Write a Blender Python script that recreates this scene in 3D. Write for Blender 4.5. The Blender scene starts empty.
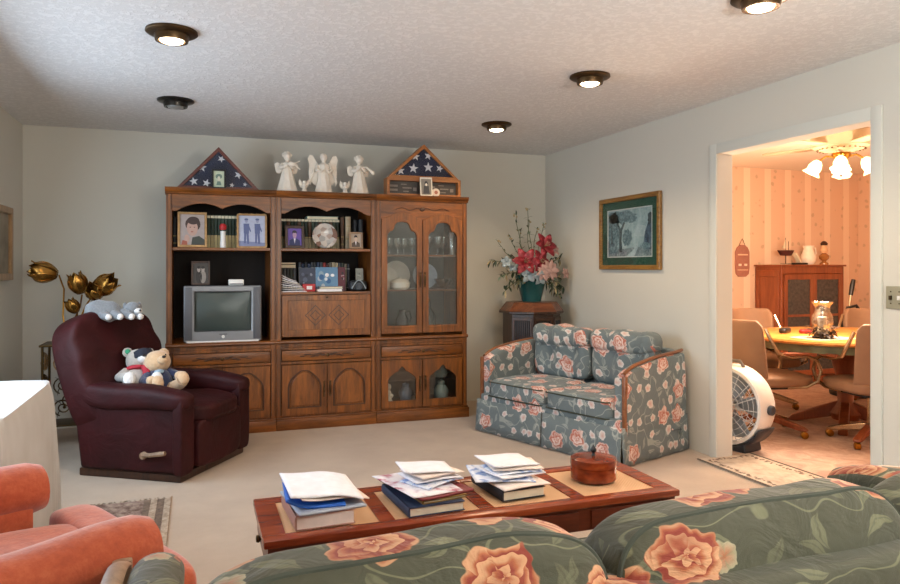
import bpy, bmesh, math, random
from mathutils import Matrix, Vector, noise as mnoise
random.seed(7)
PI = math.pi
COL = bpy.context.scene.collection
R = math.radians

def lin(c):
    if isinstance(c, str):
        c = [int(c[i:i+2], 16) / 255 for i in (0, 2, 4)]
    return tuple((x / 12.92 if x <= .04045 else ((x + .055) / 1.055) ** 2.4) for x in c[:3]) + (1,)

# ------------------------------------------------------------------ node helpers
class NT:
    def __init__(s, name):
        s.mat = bpy.data.materials.new(name); s.mat.use_nodes = True
        s.t = s.mat.node_tree; s.t.nodes.clear()
        s.out = s.n('ShaderNodeOutputMaterial')
        s.b = s.n('ShaderNodeBsdfPrincipled')
        s.l(s.b.outputs[0], s.out.inputs[0])
    def n(s, t, **k):
        x = s.t.nodes.new(t)
        for a, v in k.items(): setattr(x, a, v)
        return x
    def l(s, a, b): s.t.links.new(a, b)
    def put(s, sock, v):
        if hasattr(v, 'is_output') or isinstance(v, bpy.types.NodeSocket): s.l(v, sock)
        else: sock.default_value = v
    def m(s, op, a, b=0.0, c=0.0, clamp=False):
        x = s.n('ShaderNodeMath', operation=op); x.use_clamp = clamp
        s.put(x.inputs[0], a); s.put(x.inputs[1], b); s.put(x.inputs[2], c)
        return x.outputs[0]
    def vm(s, op, a, b=(0, 0, 0), sc=None):
        x = s.n('ShaderNodeVectorMath', operation=op)
        s.put(x.inputs[0], a); s.put(x.inputs[1], b)
        if sc is not None: s.put(x.inputs[3], sc)
        return x.outputs['Value'] if op in ('LENGTH', 'DOT_PRODUCT', 'DISTANCE') else x.outputs[0]
    def mix(s, f, a, b):
        x = s.n('ShaderNodeMix', data_type='RGBA')
        s.put(x.inputs[0], f); s.put(x.inputs[6], a); s.put(x.inputs[7], b)
        return x.outputs[2]
    def ramp(s, f, stops):
        x = s.n('ShaderNodeValToRGB'); e = x.color_ramp.elements
        while len(e) < len(stops): e.new(.5)
        for i, (p, c) in enumerate(stops): e[i].position = p; e[i].color = c
        s.put(x.inputs[0], f); return x.outputs[0]
    def step(s, x, lo, hi):
        y = s.n('ShaderNodeMapRange'); y.interpolation_type = 'SMOOTHSTEP'
        s.put(y.inputs[0], x); s.put(y.inputs[1], lo); s.put(y.inputs[2], hi)
        return y.outputs[0]
    def coord(s, kind='Object', scale=(1, 1, 1), rot=(0, 0, 0), loc=(0, 0, 0)):
        c = s.n('ShaderNodeTexCoord'); mp = s.n('ShaderNodeMapping')
        s.l(c.outputs[kind], mp.inputs[0])
        mp.inputs[1].default_value = loc; mp.inputs[2].default_value = rot; mp.inputs[3].default_value = scale
        return mp.outputs[0]
    def noise(s, vec, scale=5, detail=3, rough=.5, dist=0, out=0):
        x = s.n('ShaderNodeTexNoise'); s.put(x.inputs['Vector'], vec)
        x.inputs['Scale'].default_value = scale; x.inputs['Detail'].default_value = detail
        x.inputs['Roughness'].default_value = rough; x.inputs['Distortion'].default_value = dist
        return x.outputs[out]
    def vor(s, vec, scale=1, rnd=1.0, dim='3D', feature='F1'):
        x = s.n('ShaderNodeTexVoronoi', voronoi_dimensions=dim, feature=feature); s.put(x.inputs['Vector'], vec)
        x.inputs['Scale'].default_value = scale; x.inputs['Randomness'].default_value = rnd
        return x
    def bump(s, h, strength=.3, dist=.01):
        x = s.n('ShaderNodeBump'); x.inputs['Strength'].default_value = strength; x.inputs['Distance'].default_value = dist
        s.put(x.inputs['Height'], h); s.l(x.outputs[0], s.b.inputs['Normal'])
    def set(s, col=None, rough=None, metal=None, **k):
        if col is not None: s.put(s.b.inputs['Base Color'], lin(col) if isinstance(col, str) else col)
        if rough is not None: s.put(s.b.inputs['Roughness'], rough)
        if metal is not None: s.put(s.b.inputs['Metallic'], metal)
        for a, v in k.items(): s.put(s.b.inputs[a.replace('_', ' ')], v)
        return s.mat

def plain(name, col, rough=.6, metal=0, var=.12, vs=14, bump=0, bs=60, **k):
    t = NT(name); c = lin(col) if isinstance(col, str) else col
    v = t.coord()
    f = t.noise(v, vs, 3)
    lo = tuple(x * (1 - var) for x in c[:3]) + (1,); hi = tuple(min(1, x * (1 + var)) for x in c[:3]) + (1,)
    t.set(t.ramp(f, [(.3, lo), (.7, hi)]), rough, metal, **k)
    if bump: t.bump(t.noise(v, bs, 4), bump, .004)
    return t.mat

def wood(name, c1, c2, axis='z', scale=6, rough=.38, knots=0):
    t = NT(name)
    sc = {'x': (.12, 1, 1), 'y': (1, .12, 1), 'z': (1, 1, .12)}[axis]
    v = t.coord('Object', tuple(s * scale for s in sc))
    n1 = t.noise(v, 2.2, 4, .6, 1.2)
    n2 = t.noise(v, 14, 5, .7, .4)
    f = t.m('ADD', t.m('MULTIPLY', n1, .65), t.m('MULTIPLY', n2, .35))
    mid = tuple((a + b) / 2 for a, b in zip(lin(c1), lin(c2)))
    t.set(t.ramp(f, [(.34, lin(c1)), (.5, mid), (.64, lin(c2))]), rough)
    t.bump(n2, .12, .002)
    t.b.inputs['Coat Weight'].default_value = .15 if rough < .5 else 0; t.b.inputs['Coat Roughness'].default_value = .25
    return t.mat

def floral(name, base, cellsize=.3, rose_a='f0a080', rose_b='f6d2bc', rose_c='c8502e', leaf='b9bd9f', blossom='d8d8d0', fold=.004, seed=0.0, keep1=.5, keep2=.7, lf=.6, ys=1):
    t = NT(name)
    tc = t.n('ShaderNodeTexCoord')
    sp = t.n('ShaderNodeSeparateXYZ'); t.l(tc.outputs['Object'], sp.inputs[0])
    x, y, z = sp.outputs
    g = t.n('ShaderNodeNewGeometry'); vt = t.n('ShaderNodeVectorTransform', vector_type='NORMAL', convert_from='WORLD', convert_to='OBJECT')
    t.l(g.outputs['True Normal'], vt.inputs[0]); sn = t.n('ShaderNodeSeparateXYZ'); t.l(vt.outputs[0], sn.inputs[0])
    side = t.m('GREATER_THAN', t.m('ABSOLUTE', sn.outputs[0]), .8)
    u = t.m('ADD', t.m('MULTIPLY', side, t.m('SUBTRACT', y, x)), x)
    w = t.m('ADD', z, t.m('MULTIPLY', t.m('MULTIPLY', y, ys), t.m('SUBTRACT', 1.0, side)))
    cb = t.n('ShaderNodeCombineXYZ'); t.l(u, cb.inputs[0]); t.l(w, cb.inputs[1])
    P = t.vm('ADD', cb.outputs[0], (seed, seed * .7, 0))
    wn = t.vm('SUBTRACT', t.noise(P, 16, 2, out=1), (.5, .5, .5))
    Pw = t.vm('ADD', P, t.vm('SCALE', wn, sc=.042))
    def cell(scale, off, rnd=.75):
        Q = t.vm('ADD', t.vm('SCALE', Pw, sc=scale), off)
        v = t.vor(Q, 1, rnd, '2D')
        loc = t.vm('SUBTRACT', Q, v.outputs['Position'])
        rs = t.n('ShaderNodeSeparateXYZ'); t.l(v.outputs['Color'], rs.inputs[0])
        return loc, rs.outputs
    def rot(loc, ang):
        r = t.n('ShaderNodeVectorRotate', rotation_type='Z_AXIS'); t.l(loc, r.inputs[0]); t.put(r.inputs['Angle'], ang)
        q = t.n('ShaderNodeSeparateXYZ'); t.l(r.outputs[0], q.inputs[0]); return q.outputs[0], q.outputs[1]
    bn = t.noise(P, 5, 3)
    col = t.mix(bn, tuple(c * .8 for c in lin(base)[:3]) + (1,), tuple(c * 1.2 for c in lin(base)[:3]) + (1,))
    # curling leaves
    for k, (s_, off) in enumerate((( 1 / (cellsize * .5), (3.3, 1.7, 0)), (1 / (cellsize * .62), (7.1, 4.2, 0)))):
        loc, rc = cell(s_, off)
        a, b = rot(loc, t.m('MULTIPLY', rc[0], 6.28))
        b2 = t.m('ADD', b, t.m('MULTIPLY', t.m('MULTIPLY', a, a), .9))
        wd = t.m('MULTIPLY', t.m('SUBTRACT', .16, t.m('MULTIPLY', t.m('MULTIPLY', a, a), 1.1)), .75)
        d = t.m('SUBTRACT', wd, t.m('ABSOLUTE', b2))
        msk = t.m('MULTIPLY', t.step(d, 0, .025), t.m('GREATER_THAN', rc[1], .35))
        vein = t.step(t.m('ABSOLUTE', b2), 0, .03)
        lc = t.mix(vein, tuple(c * .55 for c in lin(leaf)[:3]) + (1,), lin(leaf))
        lc = t.mix(t.m('MULTIPLY', rc[2], .5), lc, lin(base))
        col = t.mix(t.m('MULTIPLY', msk, lf), col, lc)
    # stems
    st = t.m('ABSOLUTE', t.m('SUBTRACT', t.noise(P, 5.5, 1, out=0), .5))
    col = t.mix(t.m('MULTIPLY', t.m('SUBTRACT', 1.0, t.step(st, .003, .009)), .5), col, lin(leaf))
    # small blossoms and roses
    for (s_, off, rad, keep, rosy) in ((1 / (cellsize * .55), (11.3, 9.1, 0), .30, keep2, False), (1 / cellsize, (0, 0, 0), .37, keep1, True)):
        loc, rc = cell(s_, off, .65)
        a, b = rot(loc, t.m('MULTIPLY', rc[0], 6.28))
        r = t.m('SQRT', t.m('ADD', t.m('MULTIPLY', a, a), t.m('MULTIPLY', b, b)))
        th = t.m('ARCTAN2', b, a)
        ed = t.m('MULTIPLY', t.m('ADD', t.m('MULTIPLY', t.m('SINE', t.m('MULTIPLY', th, 5.0)), .10 if rosy else .06), .9), rad)
        ed = t.m('ADD', ed, t.m('MULTIPLY', t.m('SINE', t.m('MULTIPLY', th, 13.0)), .012))
        msk = t.m('MULTIPLY', t.step(t.m('SUBTRACT', ed, r), 0, .02), t.m('GREATER_THAN', rc[1], keep))
        q = t.m('DIVIDE', r, ed)
        if rosy:
            # overlapping petals: spiral bands with a soft shade at each petal's edge
            pvx = t.n('ShaderNodeCombineXYZ'); t.l(t.m('MULTIPLY', th, .95), pvx.inputs[0]); t.l(t.m('MULTIPLY', q, 2.6), pvx.inputs[1])
            t.put(pvx.inputs[2], 0.0); pvv = t.vm('ADD', pvx.outputs[0], t.vm('SCALE', wn, sc=1.6))
            pv = t.vor(pvv, 1, .75, '2D'); off_ = t.vm('SUBTRACT', pvv, pv.outputs['Position'])
            so = t.n('ShaderNodeSeparateXYZ'); t.l(off_, so.inputs[0]); cr_ = t.n('ShaderNodeSeparateXYZ'); t.l(pv.outputs['Color'], cr_.inputs[0])
            rim = t.m('ADD', t.m('ADD', so.outputs[1], .42), t.m('MULTIPLY', t.m('SUBTRACT', cr_.outputs[0], .5), .5))
            pc = t.ramp(rim, [(.08, lin(rose_c)), (.34, lin(rose_a)), (.62, lin(rose_b)), (.95, tuple(min(1, c * 1.15) for c in lin(rose_b)[:3]) + (1,))])
            redder = t.m('MULTIPLY', t.step(t.m('ADD', a, t.m('MULTIPLY', b, .5)), -.02, .22), t.m('SUBTRACT', 1.1, q))
            pc = t.mix(t.m('MULTIPLY', redder, .8, 0, True), pc, lin(rose_c))
        else:
            pc = t.mix(q, lin(rose_a), lin(blossom))
            pc = t.mix(t.m('MULTIPLY', t.step(t.m('SINE', t.m('MULTIPLY', th, 5.0)), -.6, -1), .5), pc, lin(leaf))
        col = t.mix(t.m('MULTIPLY', msk, .92), col, pc)
    t.set(col, .75, Sheen_Weight=.15)
    h = t.m('ADD', t.m('MULTIPLY', t.noise(P, 9, 3, .6, 1.5), 1.0), t.m('MULTIPLY', t.noise(P, 400, 1), .05))
    t.bump(h, .55, fold * 3)
    return t.mat

def glass(name, tint=(.85, .9, .9, 1), refl=.12, rough=.03):
    t = NT(name)
    tr = t.n('ShaderNodeBsdfTransparent'); tr.inputs[0].default_value = tint
    gl = t.n('ShaderNodeBsdfGlossy'); gl.inputs['Roughness'].default_value = rough
    fr = t.n('ShaderNodeLayerWeight'); fr.inputs[0].default_value = .35
    mx = t.n('ShaderNodeMixShader'); t.l(t.m('ADD', t.m('MULTIPLY', t.m('POWER', fr.outputs[1], 3.0), .5), refl), mx.inputs[0])
    t.l(tr.outputs[0], mx.inputs[1]); t.l(gl.outputs[0], mx.inputs[2]); t.l(mx.outputs[0], t.out.inputs[0])
    return t.mat

def emit(name, col, strength):
    t = NT(name); c = lin(col)
    n = t.noise(t.coord(), 3, 1)
    t.set(t.mix(n, c, c), .5, Emission_Color=c, Emission_Strength=strength); return t.mat

# ------------------------------------------------------------------ mesh helpers
class MB:
    def __init__(s, M=None): s.v = []; s.f = []; s.mi = []; s.k = 0; s.M = M or Matrix()
    def mat(s, k): s.k = k; return s
    def at(s, loc=(0, 0, 0), rot=(0, 0, 0), sc=(1, 1, 1)):
        from mathutils import Euler
        s.M = Matrix.LocRotScale(Vector(loc), Euler(rot), Vector(sc)); return s
    def add(s, vs, fs):
        o = len(s.v); s.v += [s.M @ Vector(p) for p in vs]
        s.f += [[i + o for i in f] for f in fs]; s.mi += [s.k] * len(fs); return s
    def box(s, x0, x1, y0, y1, z0, z1, b=0, seg=2):
        if b <= 0:
            return s.add([(x, y, z) for z in (z0, z1) for y in (y0, y1) for x in (x0, x1)],
                         [(0, 2, 3, 1), (4, 5, 7, 6), (0, 1, 5, 4), (2, 6, 7, 3), (0, 4, 6, 2), (1, 3, 7, 5)])
        bm = bmesh.new(); bmesh.ops.create_cube(bm, size=1)
        for v in bm.verts: v.co = Vector(((x0 + x1) / 2 + v.co.x * (x1 - x0), (y0 + y1) / 2 + v.co.y * (y1 - y0), (z0 + z1) / 2 + v.co.z * (z1 - z0)))
        bmesh.ops.bevel(bm, geom=bm.edges[:], offset=b, segments=seg, profile=.6, affect='EDGES')
        bm.verts.ensure_lookup_table()
        s.add([v.co.copy() for v in bm.verts], [[v.index for v in f.verts] for f in bm.faces]); bm.free(); return s
    def prism(s, poly, a0, a1, axis='y'):
        n = len(poly)
        f3 = {'y': lambda p, a: (p[0], a, p[1]), 'z': lambda p, a: (p[0], p[1], a), 'x': lambda p, a: (a, p[0], p[1])}[axis]
        vs = [f3(p, a0) for p in poly] + [f3(p, a1) for p in poly]
        return s.add(vs, [list(range(n)), list(range(2 * n - 1, n - 1, -1))] + [(i, i + n, (i + 1) % n + n, (i + 1) % n) for i in range(n)])
    def ring(s, outer, inner, c, a0, a1, axis='y'):
        def hit(poly, t):
            dx, dy = math.cos(t), math.sin(t); best = None
            for i in range(len(poly)):
                ax, ay = poly[i][0] - c[0], poly[i][1] - c[1]; bx, by = poly[(i + 1) % len(poly)][0] - c[0], poly[(i + 1) % len(poly)][1] - c[1]
                ex, ey = bx - ax, by - ay; det = dx * -ey + dy * ex
                if abs(det) < 1e-12: continue
                r = (ax * -ey + ay * ex) / det; q = (dx * ay - dy * ax) / det
                if r > 0 and -1e-6 <= q <= 1 + 1e-6: best = r if best is None else max(best, r)
            return (c[0] + dx * (best or .01), c[1] + dy * (best or .01))
        an = sorted({round(math.atan2(p[1] - c[1], p[0] - c[0]), 5) for p in list(outer) + list(inner)})
        O_ = [hit(outer, t) for t in an]; I_ = [hit(inner, t) for t in an]; n = len(an)
        f3 = {'y': lambda p, a: (p[0], a, p[1]), 'z': lambda p, a: (p[0], p[1], a), 'x': lambda p, a: (a, p[0], p[1])}[axis]
        vs = [f3(p, a0) for p in O_] + [f3(p, a0) for p in I_] + [f3(p, a1) for p in O_] + [f3(p, a1) for p in I_]
        fs = []
        for i in range(n):
            j = (i + 1) % n
            fs += [(i, j, n + j, n + i), (2 * n + i, 3 * n + i, 3 * n + j, 2 * n + j), (i, 2 * n + i, 2 * n + j, j), (n + i, n + j, 3 * n + j, 3 * n + i)]
        return s.add(vs, fs)
    def lathe(s, prof, n=24, c=(0, 0, 0), sx=1, sy=1, caps=True, fn=None):
        vs = []; fs = []
        for j, (r, z) in enumerate(prof):
            for i in range(n):
                t = 2 * PI * i / n; k = fn(t, j) if fn else 1
                vs.append((c[0] + r * k * math.cos(t) * sx, c[1] + r * k * math.sin(t) * sy, c[2] + z))
        m = len(prof)
        for j in range(m - 1):
            for i in range(n): fs.append((j * n + i, j * n + (i + 1) % n, (j + 1) * n + (i + 1) % n, (j + 1) * n + i))
        if caps:
            if prof[0][0] > 1e-4: fs.append(list(range(n))[::-1])
            if prof[-1][0] > 1e-4: fs.append([(m - 1) * n + i for i in range(n)])
        return s.add(vs, fs)
    def cyl(s, p0, p1, r, n=12, r1=None): return s.tube([p0, p1], [r, r if r1 is None else r1], n)
    def tube(s, pts, r, n=8, closed=False):
        pts = [Vector(p) for p in pts]; m = len(pts); rr = r if isinstance(r, (list, tuple)) else [r] * m
        vs = []; fs = []; up = None
        for i, p in enumerate(pts):
            a = pts[(i - 1) % m] if (i or closed) else p; b = pts[(i + 1) % m] if (i < m - 1 or closed) else p
            t = (b - a).normalized() if (b - a).length > 1e-9 else Vector((0, 0, 1))
            if up is None: up = Vector((0, 0, 1)) if abs(t.z) < .9 else Vector((1, 0, 0))
            e1 = (up - t * up.dot(t))
            e1 = e1.normalized() if e1.length > 1e-6 else t.orthogonal().normalized()
            up = e1; e2 = t.cross(e1)
            for k in range(n):
                an = 2 * PI * k / n; vs.append(p + (e1 * math.cos(an) + e2 * math.sin(an)) * rr[i])
        for i in range(m if closed else m - 1):
            j = (i + 1) % m
            for k in range(n): fs.append((i * n + k, i * n + (k + 1) % n, j * n + (k + 1) % n, j * n + k))
        if not closed: fs += [list(range(n))[::-1], [(m - 1) * n + k for k in range(n)]]
        return s.add(vs, fs)
    def cush(s, c, h, p=4, seg=12, fn=None):
        """rounded, slightly puffed block: a subdivided cube pushed onto a superellipsoid"""
        idx = {}; vs = []; fs = []
        def vid(a, b, d):
            key = (a, b, d)
            if key not in idx:
                q = [math.sin((2 * t / seg - 1) * PI / 4) / math.sin(PI / 4) if False else (2 * t / seg - 1) for t in key]
                q = [math.copysign(abs(t) ** .8, t) for t in q]
                l = sum(abs(t) ** p for t in q) ** (1 / p)
                w = Vector([t / l * hh for t, hh in zip(q, h)])
                if fn: w = fn(w)
                idx[key] = len(vs); vs.append(Vector(c) + w)
            return idx[key]
        for a in range(seg):
            for b in range(seg):
                for F in (0, 1):
                    e = seg * F
                    for fc in ([vid(e, a, b), vid(e, a + 1, b), vid(e, a + 1, b + 1), vid(e, a, b + 1)],
                               [vid(b, e, a), vid(b, e, a + 1), vid(b + 1, e, a + 1), vid(b + 1, e, a)],
                               [vid(a, b, e), vid(a + 1, b, e), vid(a + 1, b + 1, e), vid(a, b + 1, e)]):
                        fs.append(fc if F else fc[::-1])
        return s.add(vs, fs)
    def ball(s, c, r, n=12, sc=(1, 1, 1)):
        vs = [(c[0], c[1], c[2] - r * sc[2])]; m = n // 2
        for j in range(1, m):
            t = -PI / 2 + PI * j / m
            for i in range(n): vs.append((c[0] + r * sc[0] * math.cos(t) * math.cos(2 * PI * i / n), c[1] + r * sc[1] * math.cos(t) * math.sin(2 * PI * i / n), c[2] + r * sc[2] * math.sin(t)))
        vs.append((c[0], c[1], c[2] + r * sc[2])); L = len(vs) - 1; fs = []
        for i in range(n): fs += [(0, 1 + (i + 1) % n, 1 + i), (L, L - n + i, L - n + (i + 1) % n)]
        for j in range(m - 2):
            for i in range(n): fs.append((1 + j * n + i, 1 + j * n + (i + 1) % n, 1 + (j + 1) * n + (i + 1) % n, 1 + (j + 1) * n + i))
        return s.add(vs, fs)
    def grid(s, fn, nu, nv, wrap=False):
        vs = [fn(i / nu, j / nv) for j in range(nv + 1) for i in range(nu + (0 if wrap else 1))]; w = nu if wrap else nu + 1
        return s.add(vs, [(j * w + i, j * w + (i + 1) % w, (j + 1) * w + (i + 1) % w, (j + 1) * w + i) for j in range(nv) for i in range(nu)])
    def build(s, name, mats, parent=None, solid=0, ang=38, sub=0, bev=0, flat=False):
        me = bpy.data.meshes.new(name); me.from_pydata([tuple(v) for v in s.v], [], s.f)
        me.validate()
        if not isinstance(mats, (list, tuple)): mats = [mats]
        for m_ in mats: me.materials.append(m_)
        if len(mats) > 1 and len(me.polygons) == len(s.mi): me.polygons.foreach_set('material_index', s.mi)
        bm = bmesh.new(); bm.from_mesh(me); bmesh.ops.recalc_face_normals(bm, faces=bm.faces); bm.to_mesh(me); bm.free()
        if not flat:
            me.shade_smooth()
            me.set_sharp_from_angle(angle=R(ang))
        o = bpy.data.objects.new(name, me); COL.objects.link(o)
        if parent: o.parent = parent
        if solid: q = o.modifiers.new('s', 'SOLIDIFY'); q.thickness = solid; q.offset = 0
        if bev: q = o.modifiers.new('b', 'BEVEL'); q.width = bev; q.segments = 2; q.limit_method = 'ANGLE'; q.angle_limit = R(50)
        if sub: q = o.modifiers.new('u', 'SUBSURF'); q.levels = sub; q.render_levels = sub
        return o

def tag(o, label, cat, group=None, kind=None):
    o['label'] = label; o['category'] = cat
    if group: o['group'] = group
    if kind: o['kind'] = kind
    return o
def thing(name, label, cat, loc=(0, 0, 0), rz=0, group=None):
    o = bpy.data.objects.new(name, None); COL.objects.link(o); o.location = loc; o.rotation_euler = (0, 0, rz); o.empty_display_size = .05
    return tag(o, label, cat, group)
def struct(o): o['kind'] = 'structure'; return o
def dup(root, loc, rz, label, group=None):
    c = root.copy(); COL.objects.link(c); c.location = loc; c.rotation_euler = (0, 0, rz); c['label'] = label
    if group: c['group'] = group
    for ch in list(root.children):
        d = ch.copy(); COL.objects.link(d); d.parent = c
        for g in ch.children:
            e = g.copy(); COL.objects.link(e); e.parent = d
    return c
def place(o, loc, rot=(0, 0, 0)): o.location = loc; o.rotation_euler = rot; return o

# ------------------------------------------------------------------ materials
M = {}
M['oak'] = wood('oak', '4a270b', '94561e', 'z', 7)
M['oakx'] = wood('oak_across', '4a270b', '92541c', 'x', 7)
M['oakdark'] = wood('oak_shadowed', '100805', '190d07', 'z', 6, .8)  # shade inside the open bays put into a near-black oak colour
M['oakpanel'] = wood('oak_panel', '542d0e', '985a22', 'z', 9)
M['carve'] = wood('carved_oak', '2e180a', '4c2a12', 'x', 18)
M['darkwood'] = wood('dark_walnut', '24130c', '452616', 'z', 8)
M['cherry'] = wood('cherry', '6a2410', '9c4824', 'x', 6, .25)
M['cherry_dark'] = wood('cherry_dark', '30130a', '4c2010', 'x', 6, .35)
M['maple'] = wood('honey_maple', 'b4702e', 'd8964a', 'x', 5, .3)
M['redwood'] = wood('red_cabinet_wood', '6e3218', '94502c', 'z', 5, .4)
M['trimwood'] = wood('sofa_trim_wood', '6e4026', '96603c', 'y', 8, .35)
M['greywood'] = wood('weathered_trim_wood', '7e6450', 'a4876c', 'z', 8, .5)
M['brass'] = plain('aged_brass', '9a6c28', .28, 1, .25, 20)
M['bronze'] = plain('dark_bronze', '57432c', .4, .9, .25, 20)
M['gold'] = plain('gilt', 'a08058', .4, .55, .2, 30)
M['iron'] = plain('gilded_iron', '4e3a1c', .45, .8, .3, 30)
M['black'] = plain('black_plastic', '151517', .4)
M['white'] = plain('white_plastic', 'e6e4e0', .4, var=.03)
M['porcelain'] = plain('bisque_porcelain', 'efe6d8', .42, var=.05, vs=30)
M['silver'] = plain('silver_plastic', '7e8084', .35, .3, var=.05)
M['greyplastic'] = plain('grey_plastic', '54565c', .45, .1, var=.05)
M['chrome'] = plain('champagne_metal', 'b8a488', .25, 1, .08)
M['cream'] = plain('cream_paper', 'ddd2b8', .8, var=.08)
M['paper'] = plain('white_paper', 'e8e6ea', .75, var=.05, vs=30)
M['paper2'] = plain('ivory_envelope', 'e8d8cc', .75, var=.05, vs=30)
M['glass'] = glass('cabinet_glass', (.88, .9, .9, 1), .07)
M['clear'] = glass('clear_glass', (.9, .95, .95, 1), .18)
# ================================================================== the setting
XR, XL, YB, ZC, YF = 3.345, -1.30, 6.46, 2.44, -1.9
def wallmat(name, c, bump=.08):
    t = NT(name); v = t.coord()
    n = t.noise(v, 1.2, 2); c0 = lin(c)
    t.set(t.ramp(n, [(.3, tuple(x * .97 for x in c0[:3]) + (1,)), (.7, c0)]), .85)
    t.bump(t.noise(v, 90, 3), bump, .003); return t.mat
m_wall = wallmat('painted_wall', 'd4d2c8')
m_trim = wallmat('painted_trim', 'd4d6ce', .02)
t = NT('knockdown_ceiling'); v = t.coord()
a = t.noise(v, 30, 5, .62, .6); b = t.step(a, .47, .58)
t.set(t.mix(b, lin('dcdcdc'), lin('e6e6e6')), .9); t.bump(t.m('ADD', b, t.m('MULTIPLY', t.noise(v, 60, 3), .25)), .4, .006); m_ceil = t.mat
t = NT('beige_carpet'); v = t.coord()
c = t.ramp(t.noise(v, 3, 4, .6), [(.3, lin('b4a08c')), (.7, lin('c8b49e'))]); f = t.noise(v, 260, 3)
t.set(t.mix(t.m('MULTIPLY', f, .5), c, lin('988a7c')), 1.0, Sheen_Weight=.2); t.bump(t.m('ADD', f, t.m('MULTIPLY', t.noise(v, 30, 3), .6)), .5, .01); m_carpet = t.mat
t = NT('dining_floor_covering'); v = t.coord('Object', (1, 1, 1), (0, 0, .5))
c = t.ramp(t.noise(v, 6, 5, .7, 1.5), [(.35, lin('a98a7c')), (.65, lin('c9ae9c'))])
t.set(c, .75); t.bump(t.noise(v, 160, 3), .3, .004); m_dfloor = t.mat
t = NT('striped_wallpaper'); v = t.coord()
sp = t.n('ShaderNodeSeparateXYZ'); t.l(v, sp.inputs[0]); u = t.m('ADD', sp.outputs[0], sp.outputs[1])
st = t.m('FRACT', t.m('MULTIPLY', u, 1 / .30)); band = t.m('MULTIPLY', t.step(st, .06, .10), t.m('SUBTRACT', 1.0, t.step(st, .34, .38)))
c = t.mix(band, lin('e0bfa4'), lin('ecd2ba'))
ln = t.m('ADD', t.m('LESS_THAN', t.m('ABSOLUTE', t.m('SUBTRACT', st, .08)), .012), t.m('LESS_THAN', t.m('ABSOLUTE', t.m('SUBTRACT', st, .36)), .012))
c = t.mix(t.m('MULTIPLY', ln, .5), c, lin('f2e4cc'))
vo = t.vor(t.vm('ADD', v, t.vm('SCALE', t.noise(v, 12, 2, out=1), sc=.06)), 9, .7)
sprig = t.m('MULTIPLY', t.m('SUBTRACT', 1.0, t.step(vo.outputs['Distance'], .14, .24)), t.m('SUBTRACT', 1.0, band))
c = t.mix(t.m('MULTIPLY', sprig, .4), c, lin('a08a6c')); t.set(c, .8); m_paper = t.mat

def slab(name, mat, *bx):
    m = MB()
    for q in bx: m.box(*q)
    return struct(m.build(name, mat))
slab('floor', m_carpet, (XL - .1, XR + .055, YF, YB, -.1, 0))
slab('floor', m_dfloor, (XR + .055, 7.6, 1.2, YB, -.1, 0))
slab('ceiling', m_ceil, (XL - .1, XR, YF - .1, YB + .1, ZC, ZC + .1))
slab('ceiling', wallmat('dining_ceiling', 'e8dccb'), (XR + .11, 7.7, 1.1, YB + .1, ZC, ZC + .1))
slab('wall_back', m_wall, (XL - .1, XR + .11, YB, YB + .1, 0, ZC))
slab('wall_right', m_wall, (XR, XR + .11, YF, 2.76, 0, ZC + .1), (XR, XR + .11, 3.93, YB, 0, ZC + .1), (XR, XR + .11, 2.76, 3.93, 2.075, ZC + .1))
W1 = (2.7, 4.9, .6, 2.1); W2 = (.2, 2.6, .75, 2.1)  # second opening is added in the unseen front wall for fill light
slab('wall_left', m_wall, (XL - .1, XL, YF, W1[0], 0, ZC), (XL - .1, XL, W1[1], YB, 0, ZC), (XL - .1, XL, W1[0], W1[1], 0, W1[2]), (XL - .1, XL, W1[0], W1[1], W1[3], ZC))
slab('wall_front', m_wall, (XL - .1, W2[0], YF - .1, YF, 0, ZC), (W2[1], XR + .11, YF - .1, YF, 0, ZC), (W2[0], W2[1], YF - .1, YF, 0, W2[2]), (W2[0], W2[1], YF - .1, YF, W2[3], ZC))
slab('wall_dining_back', m_paper, (XR + .11, 7.7, YB, YB + .1, 0, ZC))
slab('wall_dining_right', m_paper, (7.6, 7.7, 1.2, YB, 0, ZC))
slab('wall_dining_front', m_paper, (XR + .11, 7.7, 1.1, 1.2, 0, ZC))
# casing round the opening to the dining room, and its lining
m = MB()
m.box(XR - .014, XR, 2.695, 2.76, 0, 2.145, .004); m.box(XR - .014, XR, 3.93, 4.0, 0, 2.145, .004); m.box(XR - .014, XR, 2.76, 3.93, 2.075, 2.145, .004)
struct(m.build('trim_1', m_trim))
m = MB(); m.box(XR + .11, XR + .122, 2.70, 2.76, 0, 2.14); m.box(XR + .11, XR + .122, 3.93, 3.99, 0, 2.14); m.box(XR + .11, XR + .122, 2.76, 3.93, 2.075, 2.14)
struct(m.build('trim_2', m_trim))
m = MB(); m.box(XR + .122, XR + .135, 3.99, YB, 0, .09); struct(m.build('baseboard_dining', m_trim))
for nme, b in (('window_1', ((XL - .06, XL - .02), (W1[0], W1[1]), W1[2:])), ('fill_window', ((W2[0], W2[1]), (YF - .06, YF - .02), W2[2:]))):
    (xa, xb), (ya, yb), (za, zb) = b; m = MB(); e = .05
    lx = nme == 'window_1'
    def bar(p, q, z0, z1):
        m.box(*((xa, xb, p, q) if lx else (p, q, ya, yb)), z0, z1)
    p, q = (ya, yb) if lx else (xa, xb)
    bar(p, p + e, za, zb); bar(q - e, q, za, zb); bar(p, q, za, za + e); bar(p, q, zb - e, zb); bar((p + q) / 2 - .02, (p + q) / 2 + .02, za, zb)
    w = struct(m.build(nme, m_trim))
    m = MB(); m.box(*((xa + .018, xa + .022, ya, yb) if lx else (xa, xb, ya + .018, ya + .022)), za, zb); pn = m.build('pane', M['clear'], w)

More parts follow.
